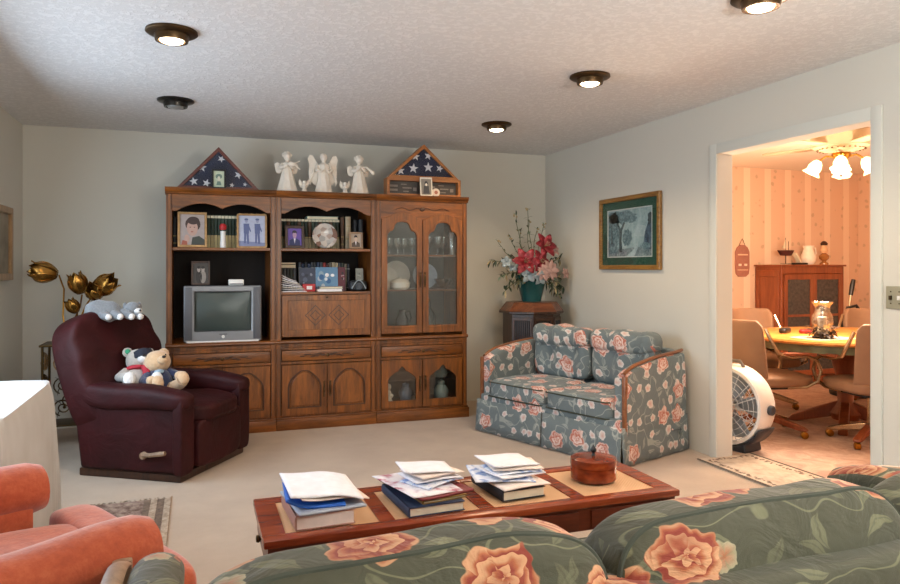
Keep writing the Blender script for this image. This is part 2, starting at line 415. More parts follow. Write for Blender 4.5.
# ================================================================== camera
CF, CY, CH, HOR = 709.0, .344, 1.303, 267.5
cd = bpy.data.cameras.new('camera'); cam = bpy.data.objects.new('camera', cd); COL.objects.link(cam)
cd.sensor_width = 36; cd.lens = CF * 36 / 900; cd.shift_y = -(292 - HOR) / 900; cd.clip_start = .05
cam.location = (0, 0, CH); cam.rotation_euler = (PI / 2, 0, -CY)
bpy.context.scene.camera = cam

# ================================================================== light
def area(name, loc, rot, sx, sy, power, col):
    d = bpy.data.lights.new(name, 'AREA'); d.shape = 'RECTANGLE'; d.size = sx; d.size_y = sy; d.energy = power; d.color = col
    o = bpy.data.objects.new(name, d); COL.objects.link(o); o.location = loc; o.rotation_euler = rot; return o
def point(name, loc, power, col, r=.04, spot=None):
    d = bpy.data.lights.new(name, 'SPOT' if spot else 'POINT'); d.energy = power; d.color = col; d.shadow_soft_size = r
    if spot: d.spot_size = spot; d.spot_blend = .6
    o = bpy.data.objects.new(name, d); COL.objects.link(o); o.location = loc; return o
area('daylight_and_fill', (XL + .02, (W1[0] + W1[1]) / 2, 1.35), (0, -PI / 2 + R(18), 0), 1.4, 2.1, 40, (.70, .84, 1))
area('daylight_and_fill', ((W2[0] + W2[1]) / 2, YF + .02, 1.43), (PI / 2 + R(28), 0, 0), 2.3, 1.3, 34, (1, .95, .88))  # added warm fill behind the camera, tilted up to lighten the ceiling
area('ceiling_fill', (1.7, .2, 1.7), (PI + R(-12), 0, 0), .5, .5, 62, (1, .97, .94))  # added unseen uplight that brightens the ceiling
w = bpy.data.worlds.new('sky'); bpy.context.scene.world = w; w.use_nodes = True
wt = w.node_tree; bg = wt.nodes['Background']; sk = wt.nodes.new('ShaderNodeTexSky'); sk.sky_type = 'NISHITA'; sk.sun_elevation = R(40); sk.sun_rotation = R(200); sk.sun_disc = False
wt.links.new(sk.outputs[0], bg.inputs[0]); bg.inputs[1].default_value = .25
sc = bpy.context.scene
sc.view_settings.view_transform = 'Standard'; sc.view_settings.look = 'None'; sc.view_settings.exposure = .68
sc.cycles.use_denoising = True; sc.cycles.max_bounces = 8; sc.cycles.diffuse_bounces = 5; sc.cycles.sample_clamp_indirect = 6
sc.cycles.caustics_reflective = False; sc.cycles.caustics_refractive = False

# recessed ceiling fixtures
m_glow = emit('lit_bulb', 'ffe2b8', 9); m_dim = plain('unlit_bulb', '8c8c88', .3)
m_ring = plain('fixture_ring', '6b6254', .35, .7)
def fixture(x, y, lit, label, dark=False):
    t = thing('recessed_light', label, 'ceiling light', (x, y, ZC), 0, 'round recessed ceiling lights')
    MB().lathe([(.055, -.03), (.062, -.05), (.075, -.05), (.08, -.03), (.078, -.005), (.118, 0), (.12, -.010), (.112, -.016), (.086, -.02)], 32).build('trim_ring', M['bronze'] if not dark else plain('dark_ring', '35322e', .3, .8), t)
    MB().lathe([(.001, -.062), (.03, -.06), (.052, -.052), (.058, -.035), (.05, -.012)], 24).build('bulb', m_glow if lit else m_dim, t)
    if lit:
        p = point('ceiling_bulb_light', (x, y, ZC - .1), 22, (1, .72, .45), .05, R(150))
fixture(-.11, 3.66, 1, 'lit brass-rimmed ceiling light nearest the camera on the left side')
fixture(-.13, 5.16, 0, 'unlit dark-rimmed ceiling light in front of the left flag case', True)
fixture(2.24, 5.16, 1, 'lit recessed ceiling light nearest the back wall, right of the right flag case')
fixture(2.20, 3.68, 1, 'lit recessed ceiling light between the picture and the top of the ceiling')
fixture(2.23, 2.36, 1, 'lit ceiling light cut off by the top edge of the photo')
# ================================================================== oak wall units, three bays
YC = 5.79; UW = .815; UD = .50; UX = [-.214, .601, 1.417]
def arc_top(x0, x1, z0, z1, n=9, kind='cath'):
    """outline (x, z) of a door or a panel whose top is shaped"""
    w = x1 - x0; pts = [(x0, z0), (x1, z0)]
    if kind == 'rect': return pts + [(x1, z1), (x0, z1)]
    if kind == 'brow':           # gentle eyebrow
        return pts + [(x1 - w * i / 14, z1 - .055 + .055 * (math.sin(PI * i / 14) ** 1.3)) for i in range(15)]
    if kind == 'cath':           # straight sides, curved shoulders, flat crown
        h = min(.5 * w, .17); r = [(0, 0), (.02, .22), (.07, .42), (.15, .62), (.26, .82), (.36, .96), (.42, 1)]
        return pts + [(x1 - a * w, z1 - h + b * h) for a, b in r] + [(x0 + a * w, z1 - h + b * h) for a, b in r[::-1]]
    if kind == 'point':          # tudor arch with a small point
        h = .13; r = [(0, 0), (.0, .12), (.06, .3), (.16, .45), (.28, .62), (.36, .66), (.42, .86), (.5, 1)]
        return pts + [(x1 - a * w, z1 - h + b * h) for a, b in r] + [(x0 + a * w, z1 - h + b * h) for a, b in r[-2::-1]]
    if kind == 'shoulder':       # stepped shoulder and round crown of the tall glass doors
        h = .13; r = [(0, 0), (.03, .2), (.1, .36), (.17, .38), (.22, .55), (.26, .8), (.34, .95), (.5, 1)]
        return pts + [(x1 - a * w, z1 - h + b * h) for a, b in r] + [(x0 + a * w, z1 - h + b * h) for a, b in r[-2::-1]]
def door(t, x0, x1, z0, z1, inner, glassy, handle_x, outer='rect', hz=None, y=-.006):
    m_ = .040 if outer == 'brow' else .048
    o = arc_top(x0, x1, z0, z1, kind=outer)
    dz = .02 if outer == 'brow' else 0
    i = arc_top(x0 + m_, x1 - m_, z0 + m_ + .01, z1 - m_ - dz, kind=inner)
    c = ((x0 + x1) / 2, (z0 + z1) / 2)
    d = MB().ring(o, i, c, y, y + .02).build('door', M['oak'], t, bev=.003)
    g = [(c[0] + (p[0] - c[0]) * 1.03, c[1] + (p[1] - c[1]) * 1.012) for p in i]
    mm = MB().ring(g, [(c[0] + (p[0] - c[0]) * .93, c[1] + (p[1] - c[1]) * .965) for p in i], c, y - .003, y + .006)
    mm.build('molding', M['carve'] if not glassy else M['oak'], d, bev=.002)
    if glassy: MB().prism(g, y + .012, y + .015).build('glass_pane', M['glass'], d)
    else:
        k = MB().prism(g, y + .010, y + .018)
        k.prism([(c[0] + (p[0] - c[0]) * .84, c[1] + (p[1] - c[1]) * .90) for p in i], y + .003, y + .012)
        k.build('raised_panel', M['oakpanel'], d, bev=.004)
    hz = hz or c[1]
    h = MB(); h.lathe([(.001, -.001), (.010, 0), (.011, .004), (.004, .006)], 12)
    h = MB(); h.box(handle_x - .007, handle_x + .007, y - .006, y, hz - .055, hz + .055, .003)
    h.tube([(handle_x, y - .004, hz - .035), (handle_x, y - .022, hz - .028), (handle_x, y - .024, hz), (handle_x, y - .022, hz + .028), (handle_x, y - .004, hz + .035)], .004, 6)
    h.ball((handle_x, y - .006, hz + .058), .008, 8); h.ball((handle_x, y - .006, hz - .058), .008, 8)
    h.build('handle', M['bronze'], d)
    return d
def unit(i, label, left_end, right_end):
    t = thing('wall_unit', label, 'cabinet', (UX[i], YC, 0), 0, 'oak wall units side by side')
    w = UW - .001; s = .042; zt = 1.865
    c = MB()
    for a, b in ((0, s), (w - s, w)): c.box(a, b, 0, UD, .1, zt)
    c.box(s, w - s, .02, UD, zt - .03, zt); c.box(s, w - s, .01, UD, .66, .70); c.box(s, w - s, .01, UD, .095, .125)
    c.box(s, w - s, 0, .02, .525, .548); c.box(s, w - s, 0, .02, .64, .66)
    c.build('carcass', M['oak'], t, bev=.002)
    MB().box(s, w - s, UD - .012, UD - .004, .12, zt - .03).build('back_panel', M['oakdark'] if i < 2 else plain('reflection_grey_backing', '4a4a44', .5), t)  # glass bay's backing is greyed: the door glass's reflections put into its colour
    e0 = -.012 if left_end else 0; e1 = w + (.014 if right_end else 0)
    b = MB(); b.box(e0, e1, -.02, UD, 0, .085, .004); b.box(e0 * .6, e1 - (.008 if right_end else 0), -.013, UD, .085, .1, .004); b.build('plinth', M['oakx'], t)
    b = MB(); prof = [(-.0, 0), (-.012, .004), (-.016, .014), (-.024, .018), (-.034, .034), (-.038, .050), (UD, .050), (UD, 0)]
    b.prism([(p[0], zt + p[1]) for p in prof], e0 * .6, e1 - (.008 if right_end else 0), 'x'); b.build('crown', M['oakx'], t)
    b = MB(); b.prism([(0, .690), (-.014, .694), (-.02, .702), (-.018, .712), (-.008, .72), (UD - .01, .72), (UD - .01, .69)], e0 * .5, e1 - (.01 if right_end else 0), 'x'); b.build('deck', M['oakx'], t)
    # vertical bead on the stiles
    b = MB()
    for a in (.006, s - .010, w - s + .004, w - .010):
        b.box(a, a + .005, -.003, .001, .12, .655); b.box(a, a + .005, -.003, .001, .73, 1.86)
    b.build('bead', M['carve'], t)
    # drawer with carving and knob
    d = MB().box(s + .004, w - s - .004, -.010, .012, .553, .636, .004).build('drawer', M['oakx'], t)
    cv = MB(); xm = w / 2
    for sx in (-1, 1):
        for q in range(7):
            x = xm + sx * (.035 + q * .028); zz = .594 + .012 * math.sin(q * 1.7)
            cv.cush((x, -.012, zz), (.019, .004, .0075 - .0006 * q), 2, 6)
        cv.tube([(xm + sx * (.02 + .02 * q), -.012, .594 + .010 * math.sin(q * 1.1 + 1)) for q in range(11)], .0025, 5)
    cv.build('carving', M['carve'], d)
    MB().at((xm, -.012, .594), (PI / 2, 0, 0)).lathe([(.001, 0), (.007, .001), (.006, .012), (.013, .018), (.014, .024), (.008, .029), (.001, .030)], 14).build('knob', M['bronze'], d)
    x0, xm, x1 = s + .004, w / 2, w - s - .004
    gl = i == 2
    door(t, x0, xm - .003, .115, .52, 'point' if gl else 'cath', gl, xm - .025)
    door(t, xm + .003, x1, .115, .52, 'point' if gl else 'cath', gl, xm + .025)
    if not gl:
        # header with a double-arched lower edge
        zb = 1.735; n = 28; edge = []
        for k in range(n + 1):
            u = k / n; q = abs(u - .5) * 2          # 1 at the ends, 0 in the middle
            h = 0 if q > .9 else .062 * math.sin(PI * min(1, (.9 - q) / .9 * .90)) ** .8 if q < .9 else 0
            edge.append((s + (w - 2 * s) * u, zb + h))
        MB().prism([(w - s, zt), (s, zt)] + edge, .004, .024).build('scalloped_header', M['oakx'], t, bev=.002)
        sh = MB().box(s, w - s, .012, UD - .012, 1.435, 1.458); 
        sh.build('shelf', M['oakx'], t, bev=.003)
    else:
        MB().box(s, w - s, .006, .022, 1.712, zt).build('header', M['oakx'], t)
        cvd = MB()
        for sx in (-1, 1):
            cvd.tube([(w / 2 + sx * q * .03, .002, 1.80 + .012 * math.sin(q * 1.3)) for q in range(9)], .003, 5)
        cvd.ball((w / 2, .002, 1.80), .018, 10, (1.4, .3, 1)); cvd.build('carving', M['carve'], t)
        door(t, x0, xm - .003, .745, 1.765, 'shoulder', True, xm - .02, 'brow', 1.20)
        door(t, xm + .003, x1, .745, 1.765, 'shoulder', True, xm + .02, 'brow', 1.20)
        for z in (1.40, 1.10): MB().box(s, w - s, .05, UD - .014, z, z + .012).build('shelf', M['oakx'], t)
    if gl: MB().box(s, w - s, .05, UD - .014, .335, .345).build('shelf', M['clear'], t)
    if i == 1:
        MB().box(s, w - s, .012, UD - .012, 1.085, 1.105).build('shelf', M['oakx'], t)
        d = MB().ring(arc_top(x0, x1, .745, 1.08, kind='rect'), arc_top(x0 + .05, x1 - .05, .80, 1.035, kind='rect'), (xm, .91), -.006, .012).build('drop_front', M['oak'], t, bev=.004)
        k = MB().box(x0 + .05, x1 - .05, 0, .01, .80, 1.035); k.build('inlaid_panel', M['oakpanel'], d)
        k = MB()
        for cx in (xm - .095, xm + .095):
            for r_ in (.085, .045):
                k.ring([(cx - r_, .915), (cx, .915 + r_), (cx + r_, .915), (cx, .915 - r_)], [(cx - r_ + .008, .915), (cx, .915 + r_ - .008), (cx + r_ - .008, .915), (cx, .915 - r_ + .008)], (cx, .915), -.002, .001)
        k.build('inlay_diamonds', M['carve'], d)
        MB().ball((xm, -.008, 1.06), .009, 8).build('knob', M['bronze'], d)
    return t
unit(0, 'left bay of the oak wall unit, holding the television', True, False)
unit(1, 'middle bay of the oak wall unit, with open bookshelves over a drop front', False, False)
unit(2, 'right bay of the oak wall unit, with tall arched glass doors', False, True)

# ------------------------------------------------------------------ television and what stands round it
def u2(i, lx): return UX[i] + lx
t = thing('television', 'silver tube television with dark curved screen in the left bay', 'television', (.20, YC + .045, .7205))
m = MB(); W_, H_ = .29, .44
m.ring([(-W_, 0.005), (W_, 0.005), (W_, H_), (-W_, H_)], [(-.212, .085), (.212, .085), (.212, H_ - .045), (-.212, H_ - .045)], (0, .235), -.02, .05)
m.build('bezel', M['silver'], t, bev=.008)
MB().prism([(-.285, .05), (.285, .05), (.20, .40), (-.20, .40)], .01, .42, 'z').build('housing', M['black'], t, bev=.01)
MB().box(-.282, -.228, -.026, -.018, .02, H_ - .012, .004).build('speaker_grille', M['greyplastic'], t); MB().box(.228, .282, -.026, -.018, .02, H_ - .012, .004).build('speaker_grille', M['greyplastic'], t)
def scr(u, v):
    x = -.213 + .426 * u; z = .084 + .312 * v; return (x, .012 - .022 * (1 - (x / .213) ** 2) * (1 - ((z - .24) / .156) ** 2) ** 1, z)
tm = NT('tube_glass'); tm.set(tm.ramp(tm.noise(tm.coord(), 3, 1), [(.3, lin('343e3c')), (.7, lin('424e4b'))]), .3)
MB().grid(scr, 16, 12).build('screen', tm.mat, t)
b = MB(); b.ring([(-.222, .075), (.222, .075), (.222, .405), (-.222, .405)], [(-.208, .09), (.208, .09), (.208, .39), (-.208, .39)], (0, .24), -.012, .0); b.build('screen_surround', M['black'], t)
b = MB().at((0, -.022, .042), (PI / 2, 0, 0)); b.lathe([(.001, .008), (.011, .007), (.013, 0), (.013, -.004)], 16); b.build('power_button', M['white'], t)
b = MB(); b.box(-.03, .03, -.024, -.018, .058, .066, .001); b.build('badge', M['greyplastic'], t)
b = MB(); b.box(-.27, .27, -.024, -.018, .0, .012, .002); b.build('lower_lip', M['white'], t)
t = thing('converter_box', 'small white box sitting on top of the television', 'device', (.30, YC + .10, 1.161))
MB().box(-.058, .058, -.04, .05, 0, .048, .01, 3).build('casing', M['white'], t)
MB().box(-.05, .05, -.043, -.038, .008, .016, .001).build('front_slot', M['greyplastic'], t)

# ------------------------------------------------------------------ picture frames (easel frames) and their pictures
def frame(name, label, loc, w, h, fm, painter, rz=0, tilt=-.12, b=.018, group=None, parts=('border', 'picture'), cat='picture frame', wavy=0):
    t = thing(name, label, cat, loc, rz, group)
    g = MB().at((0, 0, 0), (tilt, 0, 0))
    o = [(-w / 2, 0), (w / 2, 0), (w / 2, h), (-w / 2, h)]
    if wavy:
        o = []
        for (x0, z0, x1, z1) in ((-w / 2, 0, w / 2, 0), (w / 2, 0, w / 2, h), (w / 2, h, -w / 2, h), (-w / 2, h, -w / 2, 0)):
            L = math.hypot(x1 - x0, z1 - z0)
            for k in range(12):
                u = k / 12; a = wavy * abs(math.sin(u * PI * 5)); nx, nz = (z1 - z0) / L, -(x1 - x0) / L
                o.append((x0 + (x1 - x0) * u + nx * a, z0 + (z1 - z0) * u + nz * a))
    g.ring(o, [(-w / 2 + b, b), (w / 2 - b, b), (w / 2 - b, h - b), (-w / 2 + b, h - b)], (0, h / 2), -.012, .004)
    g.build(parts[0], fm, t, bev=.002)
    p = MB().at((0, 0, 0), (tilt, 0, 0)); mats = painter(p, w / 2 - b, b, h - b)
    p.build(parts[1], mats, t, flat=True)
    s = MB().at((0, 0, 0), (tilt, 0, 0)); s.box(-w / 2 + .006, w / 2 - .006, .004, .008, .006, h - .006); s.build('backing', M['black'], t)
    s = MB(); s.prism([(0, 0), (h * .35, 0), (h * .62 * math.sin(-tilt) + .01, h * .62)], -.01, .01, 'x'); s.build('easel_back', M['black'], t)
    return t
def ell(cx, cz, rx, rz, n=20, a0=0, a1=2 * PI): return [(cx + rx * math.cos(a0 + (a1 - a0) * i / n), cz + rz * math.sin(a0 + (a1 - a0) * i / n)) for i in range(n + (0 if abs(a1 - a0 - 2 * PI) < 1e-6 else 1))]
PM = {}
def pm(c, r=.5):
    if c not in PM: PM[c] = plain('print_' + c, c, r, var=.06, vs=40)
    return PM[c]
def layer(p, k, poly, d): p.mat(k).prism(poly, d, d + .0005)
def portrait_child(p, w, z0, z1):
    h = z1 - z0; layer(p, 0, [(-w, z0), (w, z0), (w, z1), (-w, z1)], 0)
    layer(p, 3, [(-w * .1, z0), (w, z0), (w, z0 + h * .18), (w * .55, z0 + h * .3), (0, z0 + h * .25)], -.001)
    layer(p, 1, ell(.05 * w, z0 + h * .68, w * .62, h * .24), -.002)
    layer(p, 2, ell(0, z0 + h * .55, w * .45, h * .25), -.003)
    layer(p, 1, ell(.08 * w, z0 + h * .80, w * .5, h * .13), -.004)
    for sx in (-1, 1): layer(p, 1, ell(sx * .17 * w, z0 + h * .58, w * .055, h * .014, 10), -.005)
    layer(p, 4, ell(-.02 * w, z0 + h * .43, w * .11, h * .016, 10), -.005)
    layer(p, 2, ell(-.45 * w, z0 + h * .2, w * .22, h * .14), -.004); layer(p, 4, [(-w * .9, z0), (-w * .4, z0), (-w * .45, z0 + h * .12), (-w * .8, z0 + h * .16)], -.005)
    return [pm('a49896'), pm('3e2c2a'), pm('b8968a'), pm('363c38'), pm('98503f')]
def portrait_suit(p, w, z0, z1, bg='6a52a8', coat='26305e', skin='b898b4'):
    h = z1 - z0; layer(p, 0, [(-w, z0), (w, z0), (w, z1), (-w, z1)], 0)
    layer(p, 1, [(-w * .8, z0), (w * .8, z0), (w * .75, z0 + h * .3), (w * .25, z0 + h * .42), (-w * .25, z0 + h * .42), (-w * .75, z0 + h * .3)], -.001)
    layer(p, 3, [(-w * .14, z0 + h * .42), (0, z0 + h * .12), (w * .14, z0 + h * .42)], -.002)
    layer(p, 4, ell(0, z0 + h * .76, w * .34, h * .14), -.002); layer(p, 2, ell(0, z0 + h * .62, w * .29, h * .19), -.003); layer(p, 4, ell(0, z0 + h * .80, w * .3, h * .07), -.004)
    return [pm(bg), pm(coat), pm(skin), pm('e8e6ee'), pm('1e1a28')]
def two_standing(p, w, z0, z1):
    h = z1 - z0; layer(p, 0, [(-w, z0), (w, z0), (w, z1), (-w, z1)], 0)
    layer(p, 3, [(-w, z0), (w, z0), (w, z0 + h * .12), (-w, z0 + h * .18)], -.0007)
    for cx in (-.42, .42):
        x = cx * w; layer(p, 2, ell(x, z0 + h * .83, w * .12, h * .065), -.002)
        layer(p, 1, ell(x, z0 + h * .88, w * .15, h * .035), -.003)
        layer(p, 1, [(x - w * .2, z0 + h * .42), (x + w * .2, z0 + h * .42), (x + w * .22, z0 + h * .74), (x - w * .22, z0 + h * .74)], -.001)
        layer(p, 1, [(x - w * .18, z0 + h * .1), (x - w * .04, z0 + h * .1), (x, z0 + h * .44), (x - w * .17, z0 + h * .44)], -.001)
        layer(p, 1, [(x + w * .06, z0 + h * .08), (x + w * .22, z0 + h * .08), (x + w * .17, z0 + h * .44), (x, z0 + h * .44)], -.001)
        layer(p, 1, [(x + w * .18, z0 + h * .72), (x + w * .36, z0 + h * .5), (x + w * .3, z0 + h * .46), (x + w * .14, z0 + h * .6)], -.0015)
    return [pm('b0b6cc'), pm('5c6690'), pm('9498b4'), pm('7c84a8')]
def sepia_pair(p, w, z0, z1):
    h = z1 - z0; layer(p, 0, [(-w, z0), (w, z0), (w, z1), (-w, z1)], 0)
    for x, k in ((-.25 * w, 1), (.3 * w, 2)):
        layer(p, k, ell(x, z0 + h * .32, w * .42, h * .32), -.001); layer(p, 3, ell(x, z0 + h * .68, w * .22, h * .14), -.002); layer(p, 1, ell(x, z0 + h * .78, w * .22, h * .07), -.003)
    return [pm('3c3632'), pm('221c1a'), pm('8a827a'), pm('a0948a')]
def small_green(p, w, z0, z1):
    h = z1 - z0; layer(p, 0, [(-w, z0), (w, z0), (w, z1), (-w, z1)], 0)
    layer(p, 1, ell(0, z0 + h * .66, w * .62, h * .16), -.001); layer(p, 2, ell(0, z0 + h * .52, w * .28, h * .16), -.002); layer(p, 1, [(-w * .5, z0 + h * .12), (w * .5, z0 + h * .12), (w * .3, z0 + h * .36), (-w * .3, z0 + h * .36)], -.001)
    return [pm('c2ceb4'), pm('6c8478'), pm('d8d4c0')]
frame('picture_frame', 'gilt-framed portrait of a dark-haired child leaning on the top shelf of the left bay', (-.026, YC + .04, 1.459), .215, .275, M['gold'], portrait_child, .06)
frame('picture_frame', 'ornate gold-edged frame with a blue-tinted photo of two people standing', (.418, YC + .04, 1.459), .225, .27, M['gold'], two_standing, -.05, wavy=.006, b=.012)
frame('picture_frame', 'small dark frame behind the television with an old brown photo of a couple', (.035, YC + .16, 1.164), .14, .19, M['darkwood'], sepia_pair, 0, b=.014)
frame('picture_frame', 'dark frame with a purple portrait of a person in a suit, middle bay top shelf', (.756, YC + .06, 1.459), .155, .185, M['darkwood'], portrait_suit, .04, b=.022)
frame('picture_frame', 'small brown frame with a faded portrait beside the round plate', (1.258, YC + .05, 1.459), .115, .14, M['greywood'], lambda p, w, a, b: portrait_suit(p, w, a, b, 'a89a8c', '4a3e38', 'c0aa9a'), 0, b=.014)
frame('picture_frame', 'tiny black frame with a pale green picture leaning on the left flag case', (.168, YC + .018, 1.916), .105, .155, M['black'], small_green, 0, b=.013)

# ------------------------------------------------------------------ books
def book_m(c, r=.6): return plain('cover_' + c, c, r, var=.15, vs=30)
BM = {c: book_m(c) for c in ('1f2a22', '27382c', '1a1c22', '3c1818', '503828', '20304c', '6a6256', 'a89a80', '8c2a26', '3a3e44')}
def book(name, label, loc, th, h, d, cov, group=None, bands=True, rot=(0, 0, 0), band='9a8a54', top='cream'):
    """upright book: spine faces -y, thickness along x"""
    o = bpy.data.objects.new(name, None); COL.objects.link(o); o.location = loc; o.rotation_euler = rot; tag(o, label, 'book', group)
    m = MB(); m.box(0, .003, .004, d, 0, h); m.box(th - .003, th, .004, d, 0, h)
    m.prism([(0, .004), (th, .004), (th * .85, -.002), (th * .5, -.005), (th * .15, -.002)], 0, h, 'z'); m.build('cover', BM[cov] if cov in BM else pm(cov), o)
    MB().box(.003, th - .003, .005, d - .004, .003, h - .003).build('pages', M[top], o)
    if bands:
        b = MB()
        for z in ((.12, .15, .36, .38) if bands is True else bands): b.box(.001, th - .001, -.006, .001, h * z, h * z + .004)
        b.build('spine_bands', pm(band), o)
    last_book[0] = o; return o
last_book = [None]
random.seed(3)
def row(i, x0, x1, z, hmin, hmax, y, covs, lab, grp, th=(.022, .03), band='9a8a54', top='cream', bands=True):
    x = x0; n = 0; out = []
    while x < x1 - th[0]:
        w = random.uniform(*th); out.append((x, w)); x += w + .001
    for n, (x, w) in enumerate(out):
        L = lab(n, len(out))
        book('book', L, (x, y, z), w, random.uniform(hmin, hmax), .15, covs[n % len(covs)], grp, bands=bands, band=band, top=top)
# left bay: set of green books with cream lower spines
def lab1(n, k): return 'green and cream spined book in the matched set behind the child portrait'
random.seed(5)
x = .03
for n in range(13):
    w = .0265
    o = book('book', 'dark green book with a cream lower spine and white top, from the matched set', (x, YC + .14, 1.459), w - .001, .262, .15, '27382c', 'matched green books in the left bay', bands=False)
    MB().box(.001, w - .002, -.006, .002, .0, .10).build('spine_label', pm('a89868'), o); MB().box(.001, w - .002, -.006, .002, .235, .255).build('spine_cap', pm('cfc8ae'), o)
    x += w
for n, (xx, c, L) in enumerate(((-.168, '1a1c22', 'black book at the far left end of the left bay shelf'), (-.138, '3c1818', 'dark maroon book second from the left end of the left bay shelf'))):
    book('book', L, (xx, YC + .10, 1.459), .026, .235, .15, c)
x = .645
for n in range(17):
    w = .029
    book('book', 'dark book with a cream top and gilt bands, from the long matched row', (x, YC + .15, 1.459), w - .001, .245 , .15, ('27382c', '1f2a22', '503828')[n % 3], 'matched dark books in the middle bay', band='a8945a')
    o_ = bpy.data.objects[-1] if False else last_book[0]; MB().box(.001, w - .002, -.0065, .002, .0, .085).build('spine_label', pm('8c8060'), o_); MB().box(.001, w - .002, -.0065, .002, .225, .243).build('spine_cap', pm('c8c0a8'), o_)
    x += w
book('book', 'brown book right of the long matched row in the middle bay', (1.146, YC + .13, 1.459), .026, .268, .15, '503828')
book('book', 'tall cream-spined book right of the brown one in the middle bay', (1.186, YC + .13, 1.459), .044, .272, .15, 'a89a80', bands=(.3, .32, .7))
book('book', 'black book at the right end of the middle bay top shelf', (1.30, YC + .12, 1.459), .035, .25, .15, '1a1c22', bands=False)
book('book', 'dark grey-green book beside the last black one on the middle bay top shelf', (1.262, YC + .18, 1.459), .03, .25, .15, '3a3e44', bands=False)
def flatbook(name, label, loc, L, W, th, cov, rz=0, cat='book', grp=None, pages='cream', hard=True):
    t = thing(name, label, cat, loc, rz, grp); c = cov if not isinstance(cov, str) else (BM[cov] if cov in BM else pm(cov))
    if hard:
        m = MB(); m.box(-L / 2, L / 2, -W / 2, W / 2, 0, .003); m.box(-L / 2, L / 2, -W / 2, W / 2, th - .003, th)
        m.prism([(-L / 2, 0), (-L / 2 - .004, th * .3), (-L / 2 - .004, th * .7), (-L / 2, th), (-L / 2 + .004, th), (-L / 2 + .004, 0)], -W / 2, W / 2); m.build('cover', c, t)
        MB().box(-L / 2 + .002, L / 2 - .005, -W / 2 + .005, W / 2 - .005, .003, th - .003).build('pages', M[pages], t)
    else: MB().box(-L / 2, L / 2, -W / 2, W / 2, 0, th, min(.002, th * .4)).build('leaves', c, t)
    return t
flatbook('book', 'pale green book lying flat on the matched row in the middle bay', (1.0, YC + .22, 1.7045), .26, .13, .026, '9ab0a4', 0)
# lower shelf of the middle bay
zb = 1.1065
x = .647
for n in range(5):
    book('book', 'dark book with pale bands under the flat stack, lower shelf of the middle bay', (x, YC + .16, zb), .026, .19, .15, ('1f2a22', '3a3e44', '1a1c22')[n % 3], 'dark books under the flat stack', band='b0aa98'); x += .027
flatbook('book', 'thick brown book lying flat on the upright dark books', (.71, YC + .235, zb + .191), .14, .15, .03, '503828')
flatbook('book', 'thin maroon book lying flat, topmost over the dark books', (.712, YC + .235, zb + .222), .135, .15, .018, '3c1818')
x = .80
cs = ['3a3e44', '20304c', '1a1c22', '20304c', '3a3e44', '1a1c22', '20304c', '3a3e44', '8c2a26', '3c1818', '6a6256', 'a89a80', 'a89a80', '3a3e44', '1f2a22', '6a6256', '1a1c22']
for n, c in enumerate(cs):
    w = .024; book('book', 'upright book with a pale top edge behind the picture-covered books, lower shelf', (x, YC + .17, zb), w, random.choice((.236, .228, .24)), .15, c, 'mixed books on the middle bay lower shelf', bands=(.1, .8), band='b8b8b4'); x += w + .0015
def cover_art(name, label, loc, w, h, th, cols, rz=0, tilt=-.1):
    t = thing(name, label, 'book', loc, rz); m = MB().at((0, 0, 0), (tilt, 0, 0)); m.box(-w / 2, w / 2, 0, th, 0, h, .001); m.build('pages', M['cream'], t)
    m = MB().at((0, 0, 0), (tilt, 0, 0)); m.mat(0).box(-w / 2, w / 2, -.003, 0, 0, h)
    random.seed(int(loc[0] * 100)); 
    for k in range(9):
        cx, cz, r_ = random.uniform(-.34, .34) * w, random.uniform(.16, .84) * h, random.uniform(.05, .15) * w
        m.mat(1 + k % (len(cols) - 1)).prism(ell(cx, cz, r_, r_ * random.uniform(.6, 1.5), 9), -.0035 - k * .0002, -.003)
    m.build('cover', [pm(c) for c in cols], t, flat=True); return t
cover_art('book', 'dark blue-grey picture-covered book leaning left of the bright blue one', (.868, YC + .125, zb), .135, .195, .018, ['343c50', '525c74', '22283a', '7c8494'])
cover_art('book', 'bright blue and white picture-covered book leaning in the middle of the lower shelf', (1.028, YC + .12, zb), .185, .200, .02, ['5c86a8', 'd6dce2', '2c5c8c', 'aab4bc', 'e8e8ea', '86a0b0'])
cover_art('book', 'red and dark picture-covered book just right of the bright blue one', (1.152, YC + .14, zb), .07, .2, .02, ['5c2030', '7a2c3c', '2a1c28', 'a08890'])
cover_art('book', 'small pale-labelled book leaning near the right end of the lower shelf', (1.31, YC + .13, zb + 0), .06, .19, .02, ['8a8a80', 'c8c6b8', '5c5e58', 'a8a698'])
random.seed(11)
for k in range(8):
    t = thing('magazine', 'magazine in the slanting white pile at the left of the middle bay lower shelf', 'magazine', (.762, YC + .06, zb + .001 + k * .013), random.uniform(-.1, .1), 'slanting magazines in the middle bay')
    def sag(u, v, k=k): return (-.115 + (.2 - .012 * k) * u, -.045 + .12 * v, .0015 + .006 * k * (1 - u) ** 1.5 - .0009 * k * u)
    MB().grid(sag, 8, 2).build('leaves', (M['paper'], pm('c4bec0'), pm('dcd4ca'))[k % 3], t, solid=.006)
t = thing('photo_box', 'small red box with a white square on its front, on the middle bay lower shelf', 'box', (.868, YC + .035, zb)); MB().box(-.05, .05, 0, .06, 0, .062, .003).build('case', pm('a8242c'), t); MB().box(-.02, .024, -.002, 0, .018, .046).build('front_label', pm('e0dada'), t)
flatbook('book', 'white book lying flat at the front of the middle bay lower shelf', (1.035, YC + .055, zb), .20, .11, .022, 'ddd8d0', 0, pages='paper')
flatbook('book', 'grey book lying flat on the white one, lower shelf', (1.045, YC + .055, zb + .0225), .19, .09, .018, '8c8c8c', .03)
